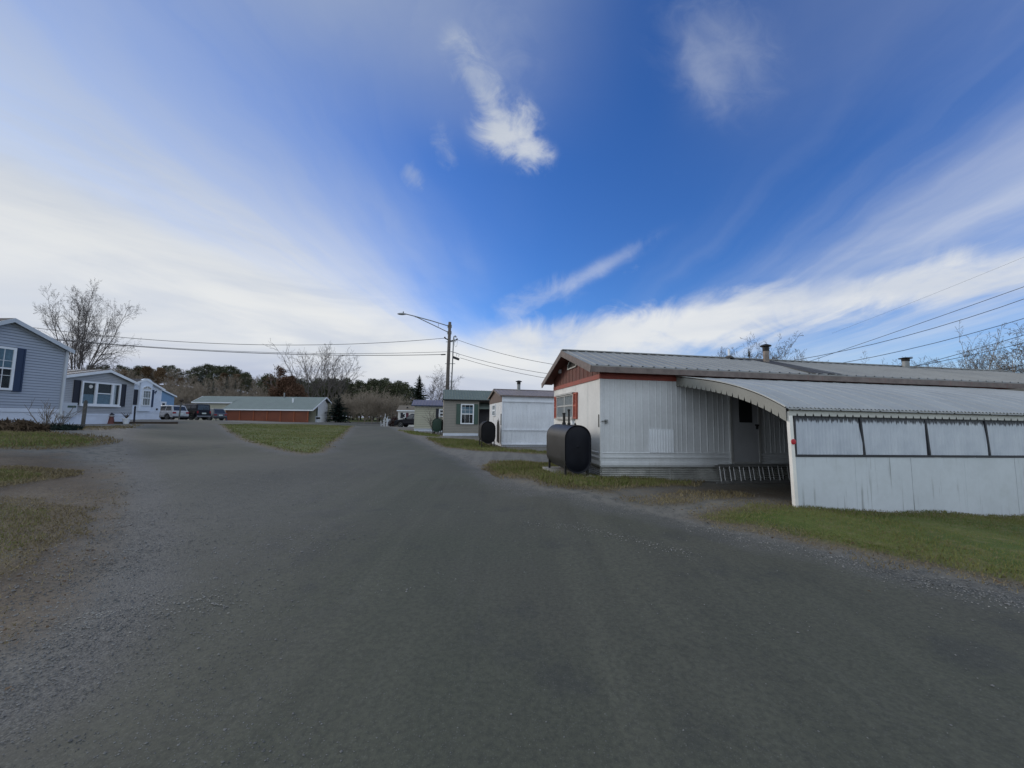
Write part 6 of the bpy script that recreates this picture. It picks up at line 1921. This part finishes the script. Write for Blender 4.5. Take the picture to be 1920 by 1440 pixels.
# bare trees behind the homes on the right
vb = [bare_tree(50 + i, 8.5, 1.8, .10, 11, .62, 4, (10, 6, 3, 3), i != 1, .009, (.5, .46, .45, .45), .05, .10) for i in range(4)]
RIGHTT = [(1405, 34, 0, .95, "bare tree around the flue of the red trimmed home"), (1440, 36, 1, .95, "bare tree just past the flue"), (1475, 35, 2, .86, "twisted bare tree over the roof past the flue"), (1515, 36, 3, .80, "lowest bare tree over the roof before the cables"),
          (1690, 30, 0, .83, "bare tree over the roof left of the far roof vent"), (1750, 30, 2, .88, "bare tree just left of the far roof vent"), (1810, 27, 1, .88, "bare tree just right of the far roof vent"), (1850, 28, 3, .95, "bare tree behind the low black cable"), (1962, 25, 2, 1.0, "bare tree mostly beyond the picture's edge beside the low cable"), (1935, 26, 0, .95, "bare tree cut by the right edge of the picture"),
          (1388, 37, 2, .92, "bare tree just left of the flue of the red trimmed home"), (1424, 40, 3, 1.05, "bare tree directly behind the flue pipe"), (1458, 38, 0, .82, "small dense bare tree between the flue and the twisted one"), (1497, 39, 1, .84, "small bare tree low over the ridge, second before the cables"), (1672, 36, 2, .95, "farthest bare tree left of the far roof vent"), (1722, 35, 1, .95, "bare tree second left of the far roof vent"),
          (828, 62, 3, .95, "thin bare tree behind the utility pole"), (805, 66, 1, .85, "low bare tree between the spruce and the utility pole")]
protos = {}
for (u, Y, k, s, lab) in RIGHTT:
    s *= .80 if u > 1600 else (.94 if u > 1300 else 1.0)
    x, y = atu(u, Y)
    if k not in protos:
        protos[k] = tree_obj("bare_tree", lab, "tree", x, y, vb[k].t, vb[k].c, mt_bark, mt_twig, group="bare trees behind the homes", rz=u * .1, s=s)
    else:
        o = copy_tree(protos[k]); o.location = (x, y, gz(x, y) - .05); o.rotation_euler = (0, 0, u * .1); o.scale = (s, s, s); tag(o, lab)
x, y = atu(1905, 22)
b = bare_tree(93, 6.6, 1.0, .09, 8, .95, 3, (6, 5, 4), True, .007, (.55, .42, .42), .03, .09)
tree_obj("bare_tree", "pale bare tree with long rising limbs at the edge under the cables", "tree", x, y, b.t, b.c, mt_bark, mt_twig_pale)
# tree outside the frame on the right whose twigs hang into view
b = bare_tree(71, 13, 3, .26, 13, 1.05, 4, (8, 6, 4, 3), rmin=.008, ratio=(.5, .5, .5, .45), trop=-.01, wob=.14)
tree_obj("bare_tree", "large bare tree whose twigs reach in high over the cables", "tree", 33.4, 19.0, b.t, b.c, mt_bark, mt_twig)
b = bare_tree(72, 13, 3, .22, 11, 1.0, 3, (8, 6, 4), rmin=.011, ratio=(.46, .5, .5), wob=.14)
tree_obj("bare_tree", "bare tree whose outermost twigs show over the blue-grey home", "tree", -50.0, 33.0, b.t, b.c, mt_bark, mt_twig)

# ------------------------------------------------------------------ shrubs near the houses
def shrub(seed, H, n, spread, r, mt, label, x, y, name="bare_shrub", cat="shrub", kids=4, lean=(0, 0)):
    T = Tree(seed); R = T.r
    for i in range(n):
        a = R.uniform(0, 6.283); tl = R.uniform(.05, spread)
        d = Vector((math.cos(a) * math.sin(tl) + lean[0], math.sin(a) * math.sin(tl) + lean[1], math.cos(tl)))
        L = H * R.uniform(.6, 1.05)
        pts, rad, _ = T.limb(Vector((math.cos(a) * .12, math.sin(a) * .12, -.1)), d, L, r, r * .35, 5, 1, .07, .05, 4)
        for k in range(kids):
            j = R.randint(1, 4); p = pts[j]; dd = (pts[j + 1] - pts[j]).normalized()
            nd = rot_about(dd, dd.orthogonal(), R.uniform(.3, .8)); nd = rot_about(nd, dd, R.uniform(0, 6.28))
            q, _, _ = T.limb(p, nd, L * .45 * R.uniform(.5, 1.1), r * .55, r * .25, 3, 1, .1, .06, 3)
            T.limb(q[1], (q[2] - q[1]) + Vector((R.gauss(0, .1), R.gauss(0, .1), .05)), L * .2, r * .4, r * .2, 2, 1, .1, .06, 3)
    o = T.c.build(name, mt, None, smooth=False); o.location = (x, y, h1(x, y)); tag(o, label, cat); return o
x, y = P(93, 806, 15.5).x, 15.5
shrub(81, 1.25, 16, .85, .016, mt_twig_pale, "bare pale-stemmed shrub at the corner of the blue-grey home", x, y, kids=3, lean=(.25, 0))
x, y = P(816, 812, 33).x, 33.0
shrub(82, 2.3, 9, .75, .020, mt_twig, "bare shrub with dark thin branches growing behind the green tank", x, y, kids=5)
def brush_bush(seed, label, x, y, rx, ry, H, mt, n=900, name="bush", sz=.16):
    R = random.Random(seed); c = MB()
    for i in range(n):
        a = R.uniform(0, 6.283); r = R.random() ** .5
        q = Vector((math.cos(a) * r * rx, math.sin(a) * r * ry, H * R.random() ** .8 * (1 - r * r * .6)))
        s = sz * R.uniform(.5, 1.3); e1 = Vector((R.gauss(0, .7), R.gauss(0, .7), R.gauss(.5, .6))).normalized(); e2 = e1.orthogonal().normalized()
        c.add([q - e1 * s, q + e2 * s * .12, q + e1 * s, q - e2 * s * .12], [(0, 1, 2, 3)])
    o = c.build(name, mt, None); o.location = (x, y, h1(x, y)); tag(o, label, "bush"); return o
brush_bush(83, "low dead brown bush along the skirting of the blue-grey home", P(18, 806, 14.0).x, 14.0, 1.3, .5, .42, mt_brush, 1200)
brush_bush(84, "dark ragged ground shrub beside the pale-stemmed shrub", P(100, 812, 15.8).x, 15.6, 1.0, .9, .22, mt_needle_dark, 900)
brush_bush(85, "dark red trimmed hedge at the end of the lane", P(739, 799, 58).x, 58, .9, .6, 1.5, mt_hedge, 1600)
brush_bush(86, "pale ornamental bush at the corner of the cream home", P(746, 799, 56).x, 56, .35, .3, .9, mt_twig_pale, 300)

# ------------------------------------------------------------------ brush, wood and hillside trees
rng = random.Random(99)
# tall brown brush at the end of the lane and behind the garage: individual copies
BV = [bare_tree(120 + i, 6.5, .5, .07, 15, .55, 3, (7, 5, 3), True, .016, (.5, .5, .45), .03, .10) for i in range(3)]
bproto = []
for i, bb in enumerate(BV):
    bproto.append(None)
def put(proto_list, i, maker, x, y, s, lab, grp, nm, cat, sz=None):
    if proto_list[i] is None:
        proto_list[i] = maker(i, x, y, s)
        o = proto_list[i]
    else:
        o = copy_tree(proto_list[i]); o.location = (x, y, gz(x, y) - .05)
    o.rotation_euler = (0, 0, rng.uniform(0, 6.28)); o.scale = (s * rng.uniform(.9, 1.15), s * rng.uniform(.9, 1.15), s) if sz is None else sz
    tag(o, lab, cat, grp); return o
mk_b = lambda i, x, y, s: tree_obj("tall_shrub", "", "shrub", x, y, BV[i].t, BV[i].c, mt_twig_brown, mt_twig_brown)
LABB = "tall leafless brown shrub in the thicket at the end of the lane"
for (u, Y, s) in ((640, 70, .80), (655, 72, .95), (672, 70, .85), (684, 68, 1.02), (697, 69, .98), (708, 70, .85), (722, 72, .95), (735, 70, .9), (664, 78, 1.0), (690, 78, 1.05), (716, 78, 1.1), (745, 74, .9), (630, 78, .9), (756, 76, .95)):
    x, y = atu(u, Y); put(bproto, rng.randrange(3), mk_b, x, y, s * .80, LABB, "brown thicket at the end of the lane", "tall_shrub", "shrub")
LABB2 = "leafless grey-brown shrub on the slope behind the garage"
for i in range(26):
    u = rng.uniform(255, 520); Y = rng.uniform(78, 96); x, y = atu(u, Y)
    put(bproto, rng.randrange(3), mk_b, x, y, rng.uniform(.5, .8), LABB2, "leafless shrubs on the slope", "tall_shrub", "shrub")
for i in range(8):
    x, y = atu(rng.uniform(470, 500) + i * 2, rng.uniform(76, 84))
    put(bproto, rng.randrange(3), mk_b, x, y, rng.uniform(.6, .8), LABB2, "leafless shrubs on the slope", "tall_shrub", "shrub")

# pines: a belt to the right of the hill
PV = [pine(140, 10.5, 3.4, .12, 42, 60, .55), pine(141, 9.5, 3.0, .10, 38, 60, .52), pine(142, 11.5, 3.0, .2, 40, 58, .55), pine(143, 8.5, 3.3, .08, 38, 60, .55)]
pproto = [None] * 4
mk_p = lambda i, x, y, s: tree_obj("pine_tree", "", "tree", x, y, PV[i][0], PV[i][1], mt_bark, mt_needle)
LABP = "dense green pine in the belt behind the end of the lane"
for i, (u, v) in enumerate(((548, 722), (560, 716), (572, 722), (586, 720), (598, 718), (612, 720), (626, 716), (640, 719), (652, 722), (664, 724), (676, 722), (690, 724), (700, 717), (712, 718), (726, 722), (738, 724), (750, 726), (762, 728), (772, 733), (634, 730), (660, 732), (686, 730), (708, 730), (735, 734), (606, 732), (580, 734), (555, 718), (593, 715), (618, 715), (646, 714), (670, 718), (695, 716), (719, 714), (744, 719), (757, 722), (632, 724), (684, 724), (728, 728))):
    v -= 4
    Y = 96 + rng.uniform(-5, 8) if v < 725 else rng.uniform(86, 92); x, y = atu(u, Y)
    k = rng.randrange(4); Hh = (10.5, 9.5, 11.5, 8.5)[k]
    s = (P(u, v, Y).z - gz(x, y)) / Hh
    put(pproto, k, mk_p, x, y, s, LABP, "pine belt behind the lane", "pine_tree", "tree", (s * 1.0, s * 1.0, s))
# evergreens standing on the hill
SV = [spruce(150, 9, 2.2, None, .95, .25), spruce(151, 8, 2.0, None, .95, .25)]
sproto = [None] * 2
mk_s = lambda i, x, y, s: tree_obj("spruce_tree", "", "tree", x, y, SV[i][0], SV[i][1], mt_bark, mt_needle_blue)
LABH = "evergreen tree on the wooded hill behind the houses"
HILL = [(160, 690), (176, 692), (190, 690), (214, 690), (226, 693), (238, 697), (250, 691), (262, 692), (290, 694), (302, 691), (314, 690), (326, 696), (358, 694), (368, 692), (380, 688), (389, 690), (400, 692), (410, 693), (421, 692), (431, 693), (440, 698), (449, 705), (458, 709), (468, 716), (456, 703), (490, 712), (497, 707), (506, 712), (516, 716), (528, 722), (540, 726), (345, 700), (276, 697)]
for i, (u, v) in enumerate(HILL):
    v -= 5
    Y = rng.uniform(112, 128) if u < 470 else rng.uniform(98, 106); x, y = atu(u, Y)
    s_need = P(u, v, Y).z - gz(x, y)
    k = rng.randrange(4); s = max(.35, s_need / (10.5, 9.5, 11.5, 8.5)[k])
    put(pproto, k, mk_p, x, y, s, LABH, "evergreens on the hill", "pine_tree", "tree", (max(s, .55), max(s, .55), s))
for (u, Y, s) in ((395, 84, .85), (402, 86, .7), (447, 92, .62), (458, 82, .42), (386, 92, .8), (420, 96, .8), (436, 98, .7), (372, 100, .8)):
    x, y = atu(u, Y); put(sproto, rng.randrange(2), mk_s, x, y, s, "dark pointed spruce on the lower slope behind the garage", "spruces on the slope", "spruce_tree", "tree")
# bare and rust coloured trees on the hill
HV = [bare_tree(160 + i, 7.5, 1.5, .10, 11, .7, 3, (7, 5, 3), i == 1, .022, (.5, .5, .45), .05, .12) for i in range(2)]
RL = leaves_on(HV[0].tips, 6, 3, .35, .42)
hproto = [None] * 3
def mk_h(i, x, y, s):
    if i == 2: return tree_obj("rusty_tree", "", "tree", x, y, HV[0].t, HV[0].c, mt_bark, mt_twig_brown, (RL, "leaves", mt_rust_leaf))
    return tree_obj("bare_tree", "", "tree", x, y, HV[i].t, HV[i].c, mt_bark, mt_twig_brown)
for i in range(95):
    u = rng.uniform(150, 500); Y = rng.uniform(90, 126); x, y = atu(u, Y)
    k = 2 if (rng.random() < .45 and Y > 104 and u < 440) else rng.randrange(2)
    put(hproto, k, mk_h, x, y, rng.uniform(.5, .8), ["leafless brown tree on the hill behind the houses", "leafless brown tree on the hill behind the houses", "tree with rusty dead leaves high on the hill"][k], ["leafless trees on the hill"] * 2 and (["leafless trees on the hill", "leafless trees on the hill", "rusty trees on the hill"][k]), "tree", "tree")
